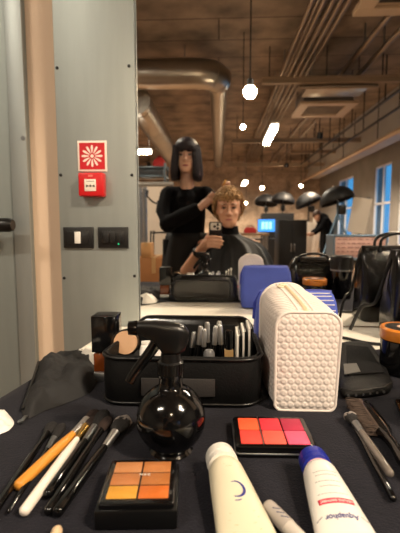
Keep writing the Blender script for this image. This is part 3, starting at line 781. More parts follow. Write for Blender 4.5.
# ---- black brush roll pouch
ol = [T(*q) for q in ((341,349), (356,347), (372,352), (390,384), (391,393), (384,398), (352,402), (341,399), (338,380))]
c = sum(ol, V())/len(ol)
t = thing('brush_roll', 'flat black brush roll pouch with clear window right of white bag', 'brush roll', (c.x,c.y,CT))
pts = spline(ol+[ol[0]], 5)[:-1]
bm = B(); rings = []
for s_, z in ((.97,0), (1,.004), (1,.009), (.97,.0125), (.85,.0135), (.5,.0145), (.1,.0148)):
    rings.append([V(((p.x-c.x)*s_, (p.y-c.y)*s_, z+.0022*noise.noise(V((p.x*40,p.y*40,s_*3))) if z > .01 else z)) for p in pts])
loft(bm, rings); new('pouch_body', bm, black_nylon, t, smooth=60)
fl = [T(*q)-c for q in ((346,354), (368,356), (384,383), (347,386))]
bm = B(); loft(bm, [[V((p.x,p.y,.0145)) for p in fl], [V((p.x,p.y,.0170)) for p in fl]]); new('flap', bm, black_fabric, t, bevel=.0008)
fl = [T(*q)-c for q in ((343,375), (356,374), (360,383), (344,386))]
bm = B(); loft(bm, [[V((p.x,p.y,.0172)) for p in fl], [V((p.x,p.y,.0180)) for p in fl]]); new('clear_window', bm, mat('grey_window_vinyl', (112,112,110), .2, coat=.4), t)
bm = B()
e0, e1 = T(348,402)-c, T(383,398)-c
for k in range(6):
    p = e0.lerp(e1, k/5); tube(bm, [(p.x,p.y+.006,.0075), (p.x,p.y-.0030,.0075)], .0020, 8)
new('brush_ends', bm, silver, t)
bm = B(); tube(bm, [(p.x,p.y,.0120) for p in [T(*q)-c for q in ((341,398),(352,401),(384,397),(391,392))]], .0022, 8); new('edge_binding', bm, black_plastic, t, smooth=60)

# ---- jar with orange lid
jx, jy, jr = .353, .757, .042
jz = T(390,372).z; jt = at(400,329,.74).z-CT
t = thing('hair_wax_jar', 'round black jar with orange wooden lid at right edge', 'jar', (jx,jy,CT))
new('jar_body', lathe(B(), [(.0001,0), (jr-.004,0), (jr-.001,.003), (jr-.001,jt-.024), (jr-.004,jt-.021), (.0001,jt-.021)], 44), black_gloss, t, smooth=40)
new('lid', lathe(B(), [(.0001,jt-.022), (jr,jt-.022), (jr+.001,jt-.020), (jr+.001,jt-.003), (jr-.002,jt), (jr-.006,jt), (jr-.007,jt-.001), (.0001,jt-.001)], 44), mat('orange_lid', (206,124,40), .3, coat=.3), t, smooth=40)
new('lid_label', lathe(B(), [(.0001,jt-.001), (jr-.008,jt-.001), (jr-.008,jt-.0002), (.0001,jt-.0002)], 40), black_plastic, t)
new('lid_glare', lathe(B(), [(.0001,jt-.0003), (.013,jt-.0003), (.013,jt+.0001), (.0001,jt+.0001)], 24), mat('painted_peach_glare', (220,170,150), .5), t)  # pinkish glare on the lid, painted as a peach disc

# ---- handbag against the mirror and its strap, cable
t = thing('black_handbag', 'black patent handbag standing against the mirror at right edge', 'handbag', (.545,1.005,TZ))
hbz = at(395,250,1.0).z-TZ
bm = B(); rings = []
for f, wf, df in ((0,1.0,.9), (.03,1.04,1), (.3,1.03,1), (.7,1.02,.85), (.93,1.0,.5), (1,.96,.3)):
    rings.append([V((q.x+.004*math.sin(q.y*90+f*9), q.y+.006*math.sin(q.x*55+f*5)*(f>.2), q.z)) for q in rrect(.24*wf,.10*df,.02*df+.004,hbz*f,7)])
loft(bm, rings); new('bag_body', bm, patent, t, smooth=60)
for yo, lab in ((-.022,0), (.022,1)):
    new('handle', tube(B(), spline([(-.07,yo,hbz*.92), (-.066,yo,hbz+.02), (-.03,yo,hbz+.036), (.03,yo,hbz+.036), (.066,yo,hbz+.02), (.07,yo,hbz*.92)],6), .0045, 8), black_plastic, t, smooth=60)
new('shoulder_strap', tube(B(), spline([(-.112,.0,hbz*.95), (-.128,.004,hbz*.72), (-.146,.012,hbz*.40), (-.172,.035,.07), (-.192,.055,.0055)],6), .0045, 8, .6), black_plastic, t, smooth=60)
cb = [T(322,334,TZ+.0045), T(345,338,TZ+.0045), T(365,342.5,TZ+.0045), T(385,344.5,TZ+.0045), T(405,344,TZ+.0045), T(425,339,TZ+.0045)]
o = new('power_cable', tube(B(), spline(cb,8), .0038, 8), black_plastic, smooth=60); tag(o, 'black cable across the white tabletop behind the brush roll', 'cable')
# ---- things just outside the frame that the mirror shows
t = thing('black_canister', 'tall round black canister reflected beside the pink printed case', 'canister', (.476,.665,CT))
new('can_body', lathe(B(), [(.0001,0), (.037,0), (.039,.003), (.039,.112), (.0001,.112)], 40), black_gloss, t, smooth=40)
new('lid', lathe(B(), [(.0001,.112), (.041,.112), (.042,.115), (.042,.158), (.036,.164), (.0001,.164)], 40), black_plastic, t, smooth=40)
new('shoulder_ring', lathe(B(), [(.0001,.106), (.0405,.106), (.0405,.111), (.0001,.111)], 40), steel, t, smooth=40)
t = thing('black_vanity_bag', 'black zipped bag reflected behind the jar with orange lid', 'bag', (.395,.535,CT), .12)
bm = B(); rings = []
for f, wf, df in ((0,.96,.9), (.05,1,1), (.5,1.02,1.02), (.8,.97,.85), (.95,.85,.55), (1,.75,.35)):
    rings.append(rrect(.19*wf,.105*df,.03*df+.004,.145*f,7))
loft(bm, rings); new('bag_body', bm, patent, t, smooth=60)
new('zipper', tube(B(), [(-.07,0,.146), (.07,0,.146)], .003, 8), steel, t)
new('handle', tube(B(), spline([(-.06,.03,.13), (-.05,.045,.155), (0,.05,.165), (.05,.045,.155), (.06,.03,.13)],6), .005, 8), black_plastic, t, smooth=60)

# ================================================================== PEOPLE
def skin_mat(name, rgb, lip, brow, hc):
    """skin with lips, brows and cheeks set by place on the head (hc = head centre in object space)"""
    m = bpy.data.materials.new(name); m.use_nodes = True; nt = m.node_tree; b = nt.nodes['Principled BSDF']; L = nt.links.new
    b.inputs['Roughness'].default_value = .5; b.inputs['Subsurface Weight'].default_value = .08; b.inputs['Subsurface Radius'].default_value = (.01,.004,.002)
    tc = nt.nodes.new('ShaderNodeTexCoord'); base = nt.nodes.new('ShaderNodeRGB'); base.outputs[0].default_value = lin(rgb); prev = base.outputs[0]
    for (cx, cy, cz), (rx, ry, rz), col in (((0,.095,-.070),(.023,.03,.0072),lip), ((.031,.09,.024),(.020,.03,.0048),brow), ((-.031,.09,.024),(.020,.03,.0048),brow)):
        mp = nt.nodes.new('ShaderNodeVectorMath'); mp.operation = 'SUBTRACT'; mp.inputs[1].default_value = (hc[0]+cx, hc[1]+cy, hc[2]+cz)
        L(tc.outputs['Object'], mp.inputs[0])
        dv = nt.nodes.new('ShaderNodeVectorMath'); dv.operation = 'DIVIDE'; dv.inputs[1].default_value = (rx,ry,rz); L(mp.outputs[0], dv.inputs[0])
        ln = nt.nodes.new('ShaderNodeVectorMath'); ln.operation = 'LENGTH'; L(dv.outputs[0], ln.inputs[0])
        mr = nt.nodes.new('ShaderNodeMapRange'); mr.inputs['From Min'].default_value = 1.1; mr.inputs['From Max'].default_value = .8; L(ln.outputs['Value'], mr.inputs['Value'])
        mx = nt.nodes.new('ShaderNodeMix'); mx.data_type = 'RGBA'; L(mr.outputs['Result'], mx.inputs['Factor']); L(prev, mx.inputs['A']); mx.inputs['B'].default_value = lin(col); prev = mx.outputs['Result']
    L(prev, b.inputs['Base Color']); return m
def head(bm, c, s=1.0):
    R = ((-.120,.016,.080,.052), (-.112,.032,.094,.026), (-.092,.046,.099,-.006), (-.066,.056,.097,-.045), (-.036,.064,.094,-.078), (0,.070,.089,-.096), (.03,.074,.095,-.103), (.06,.073,.087,-.101), (.085,.064,.067,-.086), (.105,.044,.040,-.058), (.117,.018,.008,-.026))
    rings = []
    for z, w, f, b_ in R:
        yc = (f+b_)/2; d = (f-b_)/2
        rings.append([c+s*V((w*math.copysign(abs(math.cos(a))**.9, math.cos(a)), yc+d*math.copysign(abs(math.sin(a))**.85, math.sin(a)), z)) for a in [2*PI*i/28 for i in range(28)]])
    loft(bm, rings)
    P = lambda *p: c+s*V(p)
    tube(bm, [P(0,.088,.014), P(0,.101,-.010), P(0,.114,-.034), P(0,.098,-.046)], [.008*s,.0095*s,.0125*s,.008*s], 10)
    for sg in (-1,1):
        ball(bm, P(sg*.011,.100,-.039), .0085*s)
        ball(bm, P(sg*.031,.083,.019), .014*s, (1.35,.75,.55))        # brow ridge
        ball(bm, P(sg*.036,.066,-.034), .021*s, (1,.9,1))             # cheek
        ball(bm, P(sg*.073,-.008,-.012), .022*s, (.35,.7,1.25))       # ear
    ball(bm, P(0,.093,-.064), .012*s, (1.9,.7,.5)); ball(bm, P(0,.091,-.076), .013*s, (1.6,.75,.55)); ball(bm, P(0,.090,-.106), .016*s, (1.1,.7,.8))
eye_white = mat('eye_white', (176,164,156), .3); iris_m = mat('eye_iris', (52,44,38), .2); lid_m = mat('eyelid_line', (60,40,34), .6)
def eyes(c, parent):
    for sg in (-1,1):
        e = new('eye', ball(B(), c+V((sg*.031,.0875,.001)), .0125, (.95,.5,.42)), eye_white, parent, smooth=180)
        new('iris', ball(B(), c+V((sg*.031,.0935,.001)), .0055, (1,.5,1)), iris_m, e, smooth=180)
        new('eyelid', tube(B(), [c+V((sg*.031+x*.0135, .0935-.004*x*x, .0015+.006*(1-x*x))) for x in (-1,-.5,0,.5,1)], .0017, 6), lid_m, e, smooth=180)
def finger(bm, pts, r=.0085): 
    k = len(pts); limb(bm, pts, [r*(1-.22*i/(k-1)) for i in range(k)], 8)

# ---- person holding the phone (seated, facing the mirror)
O = V((.066,-.44,0)); t = thing('person', 'seated person with curly blond hair in black cape holding a phone', 'person', O)
W2 = lambda x, y, z: V((x,y,z))-O
hc = W2(.066,-.345,1.168)
bm = B(); head(bm, hc)
limb(bm, [W2(.066,-.40,.96), W2(.066,-.375,1.03), W2(.066,-.37,1.09)], [.062,.056,.054])
limb(bm, [W2(.068,-.45,.52), W2(.068,-.46,.65), W2(.067,-.455,.80), W2(.066,-.43,.91)], [.135,.125,.14,.115])
limb(bm, [W2(-.085,-.42,.915), W2(.066,-.42,.94), W2(.215,-.42,.915)], [.062,.075,.062])
for sg in (-1,1):                                    # legs under the table
    limb(bm, [W2(.068+sg*.09,-.44,.52), W2(.068+sg*.12,-.03,.54), W2(.068+sg*.12,.02,.50)], [.088,.064,.06])
    limb(bm, [W2(.068+sg*.12,.02,.50), W2(.068+sg*.125,0,.30), W2(.068+sg*.125,-.02,.10)], [.058,.054,.04])
    limb(bm, [W2(.068+sg*.125,-.03,.045), W2(.068+sg*.135,.10,.035), W2(.068+sg*.135,.16,.03)], [.042,.036,.028])
limb(bm, [W2(.222,-.42,.90), W2(.26,-.36,.70), W2(.27,-.32,.66)], [.054,.044,.042])       # arm under the cape
limb(bm, [W2(.27,-.32,.66), W2(.18,-.16,.64), W2(.15,-.10,.64)], [.041,.030,.030])
LA = [W2(-.10,-.42,.90), W2(-.165,-.31,.81), W2(-.190,-.215,.785)]
limb(bm, LA, [.054,.046,.042])
WR = W2(-.088,-.060,.935)
limb(bm, [LA[-1], LA[-1].lerp(WR,.35), WR], [.041,.039,.027])
PALM = W2(-.060,-.022,.968)
limb(bm, [WR, WR.lerp(PALM,.5), PALM], [.026,.030,.028])
for k, z in enumerate((1.000,.980,.961,.944)):        # fingers across the back of the phone
    e = (.018,.026,.022,.010)[k]
    finger(bm, [W2(-.066,-.018,z-.008), W2(-.058,.006,z), W2(-.030,.0125,z+.002), W2(e,.0105,z-.003)], .0092)
finger(bm, [W2(-.072,-.03,.962), W2(-.068,-.034,.99), W2(-.050,-.030,1.018), W2(-.030,-.026,1.03)], .0105)
sk = skin_mat('skin_fair', (222,170,140), (190,112,104), (130,98,70), hc)
remesh_obj('body', bm, sk, t, .0048, 3); eyes(hc, t)
# curly hair
hair_m = mat('curly_blond_hair', (178,140,92), .55, var=.4, vscale=45)
bm = B()
for i in range(620):
    u = random.random(); th = random.uniform(0, 2*PI); zc = random.uniform(-.62,1)
    d = V((math.sqrt(1-zc*zc)*math.cos(th), math.sqrt(1-zc*zc)*math.sin(th), zc))
    if d.y > .30 and d.z < .56: continue             # keep the face free
    if d.y > -.15 and d.z < .12 and not (abs(d.x) > .86 and d.z > -.35 and d.y < .12): continue
    p = hc+V((0,-.008,.024))+V((d.x*.086, d.y*.110, d.z*.112))
    out = d.normalized(); s1 = out.cross(V((.3,.2,1))).normalized(); s2 = out.cross(s1)
    rc = random.uniform(.009,.016); tw = random.uniform(1.3,2.2); ph = random.uniform(0,6)
    pts = [p+out*(-.006+.024*k/12)+(s1*math.cos(ph+tw*2*PI*k/12)+s2*math.sin(ph+tw*2*PI*k/12))*rc+V((0,0,-.006*(k/12)**2)) for k in range(13)]
    tube(bm, pts, [.0042-.0022*k/12 for k in range(13)], 6)
for i in range(40):                                   # fringe curls
    x = -.062+.124*i/39; p = hc+V((x, .088-.35*x*x*8+.008, .060+random.uniform(-.010,.016)))
    ph = random.uniform(0,6)
    pts = [p+V((math.cos(ph+k*.8)*.008, .006+math.sin(ph+k*.8)*.006, .012-.0026*k)) for k in range(11)]
    tube(bm, pts, [.0046-.0022*k/10 for k in range(11)], 5)
R0 = []
for k in range(9):
    a = math.radians(12+78*k/8); R0.append([hc+V((0,-.010,.022))+V((.080*math.cos(a)*math.cos(b_), .100*math.cos(a)*math.sin(b_), .106*math.sin(a)+.012)) for b_ in [2*PI*i/28 for i in range(28)]])
loft(bm, R0)
R0 = []
for z in (.04,0,-.04,-.075):
    R0.append([hc+V((.078*math.cos(b_), -.012+.098*math.sin(b_), z)) for b_ in [math.radians(205+130*i/16) for i in range(17)]]+[hc+V((.060*math.cos(b_), -.012+.075*math.sin(b_), z)) for b_ in [math.radians(335-130*i/16) for i in range(17)]])
loft(bm, R0)
new('hair', bm, hair_m, t, smooth=180)
# turtleneck and cape
bm = B(); rings = []
for z, r in ((.985,.084), (1.005,.075), (1.03,.066), (1.055,.063), (1.060,.060), (1.055,.057), (1.02,.060), (.985,.070)):
    rings.append([W2(.066+r*math.cos(a), -.385+r*1.02*math.sin(a)+(.985-z)*-.25, z) for a in [2*PI*i/30 for i in range(30)]])
loft(bm, rings, cap=False); new('turtleneck', bm, knit, t, smooth=70)
cape_m = mat('black_cape_nylon', (12,12,13), .5, bump=.6, bscale=22, spec=.22)
bm = B(); rings = []
prof = [(1.008,.078,.080,-.385), (.995,.095,.092,-.39), (.975,.150,.108,-.405), (.950,.205,.125,-.41), (.915,.240,.150,-.405), (.86,.268,.185,-.40), (.79,.292,.215,-.385), (.72,.315,.25,-.36), (.66,.33,.30,-.32), (.60,.345,.36,-.27), (.53,.36,.37,-.26)]
for i, (z, rx, ry, yc) in enumerate(prof):
    f = i/(len(prof)-1); r = []
    for j in range(96):
        a = 2*PI*j/96; k = 1+.055*f**.7*math.sin(a*11+f*3)+.03*f*math.sin(a*23+1)+.02*math.sin(a*5)*f
        x = rx*k*math.copysign(abs(math.cos(a))**.9, math.cos(a)); y = ry*k*math.copysign(abs(math.sin(a))**.9, math.sin(a))
        dz = -.02*f*abs(math.sin(a*5.5))
        if x < -.02 and y > .02 and .2 < f < .85: y *= .80; x *= .93     # pushed back by the raised arm
        r.append(W2(.066+x, yc+y, z+dz))
    rings.append(r)
loft(bm, rings, cap=False); new('cape', bm, cape_m, t, smooth=80, solid=.003)
bm = B()                                              # wrist band with a bow
q = LA[-1].lerp(WR,.80); dr = (WR-LA[-1]).normalized(); s1 = dr.cross(V((0,0,1))).normalized(); s2 = dr.cross(s1)
rg = [q+(s1*math.cos(a)+s2*math.sin(a))*.033 for a in [2*PI*i/20 for i in range(20)]]
tube(bm, rg+[rg[0]], .0085, 8)
tube(bm, [q+V((.01,.034,-.01)), q+V((.018,.042,-.035)), q+V((.012,.04,-.065))], [.006,.011,.004], 8, .5)
tube(bm, [q+V((.01,.034,-.01)), q+V((.045,.042,-.018)), q+V((.065,.04,-.030))], [.006,.011,.004], 8, .5)
new('wrist_band', bm, black_plastic, t, smooth=70)
bm = B()
for sg in (-1,1):
    tube(bm, [W2(.068+sg*.09,-.44,.525), W2(.068+sg*.12,-.02,.545), W2(.068+sg*.122,.035,.50), W2(.068+sg*.126,.01,.30), W2(.068+sg*.126,-.02,.11)], [.10,.078,.072,.066,.06], 16)
tube(bm, [W2(.068,-.47,.46), W2(.068,-.46,.56)], [.15,.15], 20)
new('trousers', bm, mat('black_trousers', (24,24,27), .8, bump=.3, bscale=200), t, smooth=70)
for sg in (-1,1): new('shoe', loftb([[W2(.068+sg*.13+q.x, .06+q.y, z) for q in rrect(w, d, .035, 0, 5)] for z, w, d in ((.0,.10,.27), (.02,.10,.27), (.055,.095,.255), (.085,.08,.20))]), black_plastic, t, smooth=60)
# ---- phone
Rp = Matrix.Rotation(YAW,3,'Z') @ Matrix.Rotation(-PITCH,3,'X')
t = thing('mobile_phone', 'black phone with pale camera block held up to the mirror', 'phone', V((0,-.004,1.06)), rot=(-PITCH,0,YAW))
pcx, pcz = -.0140, -.0515
def pr_(w, h, y, cx=0, cz=0, r=.010): return [V((cx+q.x, y, cz+q.y)) for q in rrect(w, h, r, 0, 6)]
new('phone_body', loftb([pr_(.070,.146,-.010,pcx,pcz), pr_(.072,.148,-.009,pcx,pcz), pr_(.072,.148,-.0035,pcx,pcz), pr_(.070,.146,-.0025,pcx,pcz)]), black_plastic, t, smooth=50)
cbk = new('camera_block', loftb([pr_(.060,.040,-.0026,-.0125,-.003,.009), pr_(.060,.040,-.0012,-.0125,-.003,.009), pr_(.058,.038,-.0008,-.0125,-.003,.009)]), mat('pale_grey_glass', (232,226,214), .45), t, smooth=50)
for x, z in ((-.001,.0075), (-.001,-.0125), (-.018,-.0025)):
    new('lens', lathe(B(), [(.0001,0), (.0072,0), (.0072,.0007), (.0060,.0007), (.0001,.0005)], 24, Matrix.Translation((x,-.0008,z)) @ Matrix.Rotation(-PI/2,4,'X')), black_gloss, cbk)
new('screen', loftb([pr_(.067,.143,-.0101,pcx,pcz), pr_(.067,.143,-.0106,pcx,pcz)]), black_gloss, t)
# ---- chair under the sitter
t = thing('salon_chair', 'black chair under the seated person in the cape', 'chair', (.068,-.45,0))
new('seat', loftb([[V((q.x,q.y,z)) for q in rrect(w,.44,.05,0,5)] for z, w in ((.335,.43), (.35,.45), (.372,.45), (.382,.43))]), black_plastic, t, smooth=50)
new('backrest', box(B(), (.26,.03,.15), (.03,-.225,.53), rotx(math.radians(6)), bev=.012), black_plastic, t)
for sg in (-1,1):
    for yy in (-.19,.19): new('leg', tube(B(), [(sg*.18,yy,.34), (sg*.20,yy*1.08,0)], .013, 8), steel, t)
    new('back_post', tube(B(), [(.03+sg*.10,-.20,.36), (.03+sg*.10,-.228,.58)], .012, 8), steel, t)

# ---- stylist standing behind
O = V((-.225,-.68,0)); t = thing('person', 'standing person in black with dark bob styling the seated person\'s hair', 'person', O)
W2 = lambda x, y, z: V((x,y,z))-O
hc = W2(-.222,-.625,1.538)
bm = B(); head(bm, hc, .97)
limb(bm, [W2(-.222,-.685,1.30), W2(-.222,-.66,1.38), W2(-.222,-.645,1.46)], [.054,.048,.047])
limb(bm, [W2(-.225,-.69,.90), W2(-.225,-.69,1.02), W2(-.222,-.69,1.16), W2(-.222,-.685,1.225)], [.135,.108,.118,.098])
limb(bm, [W2(-.345,-.68,1.28), W2(-.222,-.69,1.272), W2(-.10,-.68,1.28)], [.052,.056,.052])
for sg in (-1,1):
    limb(bm, [W2(-.225+sg*.075,-.69,.88), W2(-.225+sg*.08,-.68,.48), W2(-.225+sg*.08,-.71,.10)], [.092,.060,.040])
    limb(bm, [W2(-.225+sg*.08,-.72,.045), W2(-.225+sg*.09,-.60,.035), W2(-.225+sg*.092,-.53,.028)], [.040,.034,.026])
A1 = [W2(-.355,-.67,1.28), W2(-.372,-.60,1.16), W2(-.345,-.535,1.075)]
WR1 = W2(-.115,-.445,1.185)
limb(bm, A1, [.050,.044,.040]); limb(bm, [A1[-1], A1[-1].lerp(WR1,.4), WR1], [.039,.036,.025])
P1 = W2(-.060,-.425,1.228)
limb(bm, [WR1, WR1.lerp(P1,.5), P1], [.024,.029,.026])
for k in range(4):
    o_ = V((0,.016-.011*k,.012-.013*k))
    finger(bm, [P1+o_*.7+V((-.01,0,0)), P1+o_+V((.030,.004,.022-.004*k)), P1+o_+V((.055,.004,.030-.008*k)), P1+o_+V((.072,-.002,.022-.010*k))], .0088)
finger(bm, [WR1.lerp(P1,.6)+V((0,.012,.012)), P1+V((.002,.022,.030)), P1+V((.022,.02,.050))], .0098)
A2 = [W2(-.09,-.67,1.28), W2(.005,-.665,1.18), W2(.070,-.62,1.10)]
WR2 = W2(.072,-.495,1.245)
limb(bm, A2, [.050,.044,.039]); limb(bm, [A2[-1], A2[-1].lerp(WR2,.4), WR2], [.038,.034,.024])
P2 = W2(.060,-.465,1.300)
limb(bm, [WR2, P2], [.023,.027])
for k in range(4):
    o_ = V((-.018+.012*k,0,0))
    finger(bm, [P2+o_*.8, P2+o_+V((-.004,.020,.034)), P2+o_+V((-.006,.048,.044)), P2+o_+V((-.006,.066,.032))], .0086)
finger(bm, [P2+V((-.022,.0,-.01)), P2+V((-.036,.022,.012)), P2+V((-.030,.05,.022))], .0098)
sk2 = skin_mat('skin_light', (236,192,168), (170,80,84), (50,38,36), hc)
remesh_obj('body', bm, sk2, t, .0048, 3); eyes(hc, t)
bm = B()                                              # sweater
limb(bm, [W2(-.225,-.69,.93), W2(-.225,-.69,1.03), W2(-.222,-.69,1.16), W2(-.222,-.685,1.225)], [.146,.128,.134,.112])
limb(bm, [W2(-.345,-.68,1.28), W2(-.222,-.69,1.276), W2(-.10,-.68,1.28)], [.062,.068,.062])
limb(bm, A1+[A1[-1].lerp(WR1,.5), A1[-1].lerp(WR1,.86)], [.064,.062,.060,.054,.042])
limb(bm, A2+[A2[-1].lerp(WR2,.5), A2[-1].lerp(WR2,.86)], [.064,.060,.056,.050,.040])
remesh_obj('sweater', bm, knit, t, .007, 3)
bm = B()                                              # wide trousers and apron
for sg in (-1,1): tube(bm, [W2(-.225+sg*.072,-.69,.96), W2(-.225+sg*.085,-.685,.70), W2(-.225+sg*.088,-.685,.45), W2(-.225+sg*.088,-.71,.09)], [.105,.098,.086,.080], 18)
new('trousers', bm, black_fabric, t, smooth=70)
bm = B(); rings = []
for z, rx in ((1.01,.145), (.98,.155), (.85,.175), (.74,.185), (.66,.19)):
    rings.append([W2(-.225+rx*(1+.03*math.sin(a*9))*math.cos(a), -.69+rx*.92*(1+.03*math.sin(a*9))*math.sin(a), z) for a in [2*PI*i/60 for i in range(60)]])
loft(bm, rings, cap=False); new('apron', bm, mat('black_apron_cotton', (19,19,21), .8, bump=.3, bscale=150), t, smooth=70, solid=.003)
for sg in (-1,1): new('shoe', loftb([[W2(-.225+sg*.088+q.x, -.63+q.y, z) for q in rrect(w, d, .035, 0, 5)] for z, w, d in ((.0,.095,.27), (.02,.095,.27), (.055,.09,.255), (.085,.075,.19))]), black_plastic, t, smooth=60)
# bob hair: shell around the head, open over the face
bob_m = mat('dark_bob_hair', (34,26,36), .45, bump=.6, bscale=120, stretch=(1,1,.08)); tint_m = mat('pale_tinted_hair', (150,124,126), .45, bump=.6, bscale=120, stretch=(1,1,.08))
def bob(a0, a1, zs, m, name, n=40, parent=t, infl=0):
    bm = B(); O1 = []; 
    for z, rx, ry in zs:
        ro = [hc+V(((rx+infl)*math.sin(math.radians(a)), -.012-(ry+infl)*math.cos(math.radians(a)), z+(.004*math.sin(a*.35) if z < -.1 else 0))) for a in [a0+(a1-a0)*i/n for i in range(n+1)]]
        ri = [hc+V(((rx-.016)*math.sin(math.radians(a)), -.012-(ry-.016)*math.cos(math.radians(a)), z)) for a in [a1-(a1-a0)*i/n for i in range(n+1)]]
        O1.append(ro+ri)
    loft(bm, O1); return new(name, bm, m, parent, smooth=70)
zs = [(-.150,.100,.090), (-.12,.108,.108), (-.07,.104,.116), (-.02,.098,.118), (.03,.094,.119), (.06,.090,.116)]
h1 = bob(-142, 142, zs, bob_m, 'hair')
bm = B(); R0 = []
for k in range(10):
    a = math.radians(90*k/9); R0.append([hc+V((0,-.008,.045))+V((.092*math.cos(a)*math.cos(b_), .120*math.cos(a)*math.sin(b_)-.004, .094*math.sin(a))) for b_ in [2*PI*i/36 for i in range(36)]])
loft(bm, R0); new('hair_crown', bm, bob_m, h1, smooth=80)
bm = B()
for i in range(22):
    x = -.066+.132*i/21
    tube(bm, [hc+V((x*.8,.100-x*x*5,.085)), hc+V((x,.113-x*x*6,.055)), hc+V((x*1.03,.110-x*x*6.2,.024+random.uniform(-.004,.004)))], [.006,.0062,.003], 6)
new('fringe', bm, bob_m, h1, smooth=80)
bob(112, 124, [(z, rx+.003, ry+.003) for z, rx, ry in zs], tint_m, 'tinted_strand', 8, h1)
bm = B()
for i in range(150):                                  # loose strands breaking up the bob
    a = math.radians(random.uniform(-148,148)); k = random.uniform(.96,1.06); w0 = random.uniform(-.02,.02)
    pts = []
    for j in range(7):
        f = j/6; z = .075-.235*f+random.uniform(-.004,.004); rx = .088+.018*min(1,f*1.4)-.010*max(0,f-.8)*5*.3; ry = .114+.002*f-.018*max(0,f-.6)
        aa = a+w0*math.sin(f*5)*3
        pts.append(hc+V((rx*k*math.sin(aa), -.012-ry*k*math.cos(aa), z)))
    tube(bm, pts, [.003,.0055,.006,.006,.0055,.0045,.0015], 5)
new('loose_strands', bm, bob_m, h1, smooth=80)
o = mat('yellow_clip', (226,170,40), .35)
t = thing('hair_clip', 'small yellow hair clip held in the stylist\'s fingers', 'hair clip', (.040,-.400,1.326))
bm = B(); tube(bm, [(-.012,0,-.006), (0,0,.010), (.004,0,.032)], [.007,.009,.004], 8, .6); new('clip_arm', bm, o, t, smooth=60)
bm = B(); tube(bm, [(-.012,.012,-.006), (.003,.010,.010), (.012,.004,.030)], [.006,.008,.004], 8, .6); new('clip_arm', bm, o, t, smooth=60)
new('spring', lathe(B(), [(.0001,-.008), (.004,-.008), (.004,.008), (.0001,.008)], 12, Matrix.Translation((0,.005,.008)) @ Matrix.Rotation(PI/2,4,'X')), silver, t)
KEY, FILL, ROOM, EXPO = 190, 125, 900, 0.36

# ================================================================== STUDIO BEHIND (seen in the mirror)
def Yd(depth): return 2*D-depth                      # mirror depth -> real y
galv = mat('galvanised_duct', (176,172,164), .3, 1, bump=.08, bscale=6, var=.08, vscale=3)
pipe_m = mat('conduit_steel', (150,138,124), .4, 1)
strut_m = mat('painted_strut', (150,130,108), .55)
# --- ducts
def duct(name, label, pts, r, rings_every=.9, hang=True):
    pts = [V(p) for p in pts]; o = pts[0].copy()
    t = thing(name, label, 'duct', o)
    new('duct_body', tube(B(), [p-o for p in pts], r, 28), galv, t, smooth=60)
    bm = B()
    for a, b_ in zip(pts, pts[1:]):
        L = (b_-a).length; n = int(L/rings_every)
        for k in range(n+1):
            p = a.lerp(b_, (k+.15)/(n+.3)); d = (b_-a).normalized()
            tube(bm, [p-o-d*.02, p-o+d*.02], r*1.025, 28)
    new('joint_collar', bm, galv, t, smooth=60)
    bm = B(); a, b_ = pts[0], pts[-1]
    for f in (.1,.35,.6,.85):
        L = sum((q-p).length for p, q in zip(pts, pts[1:])); s_ = f*L
        for p, q in zip(pts, pts[1:]):
            l = (q-p).length
            if s_ <= l:
                w = p.lerp(q, s_/l); tube(bm, [V((w.x,w.y,w.z+r*.9))-o, V((w.x,w.y,CEIL))-o], .008, 6); break
            s_ -= l
    new('hanger_rod', bm, steel, t)
zd = at(170,74,7.4).z; yd = Yd(7.4)
duct('round_duct', 'large round metal duct crossing the ceiling and bending away above the stylist', [(-4.95,yd,zd), (-2.4,yd,zd), (-.45,yd,zd), (-.22,yd-.04,zd), (-.08,yd-.16,zd), (0,yd-.34,zd-.01)], .255, 1.6)
duct('narrow_duct', 'narrow round duct running away from the bend of the large duct', [(.0,yd-.37,zd-.02), (.0,yd-3,zd-.02), (0,yd-6,zd-.02), (0,yd-10.2,zd-.02)], .17, 1.2)
duct('side_duct', 'round duct running lengthwise under the large crossing duct at left', [(-1.55,Yd(7.75),3.42), (-1.55,Yd(10),3.42), (-1.55,Yd(13),3.42), (-1.55,Yd(18.5),3.42)], .26, 1.3)
# --- conduits
pz = 3.95
for px, lab in ((321,'ceiling conduit nearest the pendant bulb'), (334,'ceiling conduit second from the pendant bulb'), (344,'ceiling conduit third from the pendant bulb'), (353,'ceiling conduit fourth from the pendant bulb'), (328,'thin ceiling conduit between the first two conduits'), (362,'outermost ceiling conduit of the row right of the pendant bulb')):
    p = at(px,0,5.05); x = p.x
    t = thing('ceiling_conduit', lab, 'conduit', (x,Yd(3.2),pz), group='lengthwise ceiling conduits')
    new('pipe', tube(B(), [(0,0,0), (0,-15.6,0)], .020 if px == 328 else .034, 10), pipe_m, t, smooth=60)
    bm = B()
    for k in range(8): box(bm, (.02,.03,CEIL-pz), (0,-.4-k*2.05,(CEIL-pz)/2))
    new('clamp', bm, steel, t)
for x, z, lab in ((2.32,3.92,'right pair of ceiling conduits, inner one'), (2.62,3.88,'right pair of ceiling conduits, outer one')):
    t = thing('ceiling_conduit', lab, 'conduit', (x,Yd(4.2),z), group='lengthwise ceiling conduits')
    new('pipe', tube(B(), [(0,0,0), (0,-14.6,0)], .045, 10), pipe_m, t, smooth=60)
    bm = B()
    for k in range(7): box(bm, (.02,.03,CEIL-z), (0,-.4-k*2.2,(CEIL-z)/2))
    new('clamp', bm, steel, t)
t = thing('window_pipe', 'thick pale pipe running above the windows on the right', 'pipe', (3.72,Yd(6.2),3.02))
new('pipe', tube(B(), [(0,0,0), (0,-13,0)], .062, 16), mat('pale_pipe_paint', (178,150,122), .35, .4), t, smooth=60)
bm = B()
for k in range(5): tube(bm, [(0,-1-k*2.6,.05), (0,-1-k*2.6,CEIL-3.02)], .01, 6)
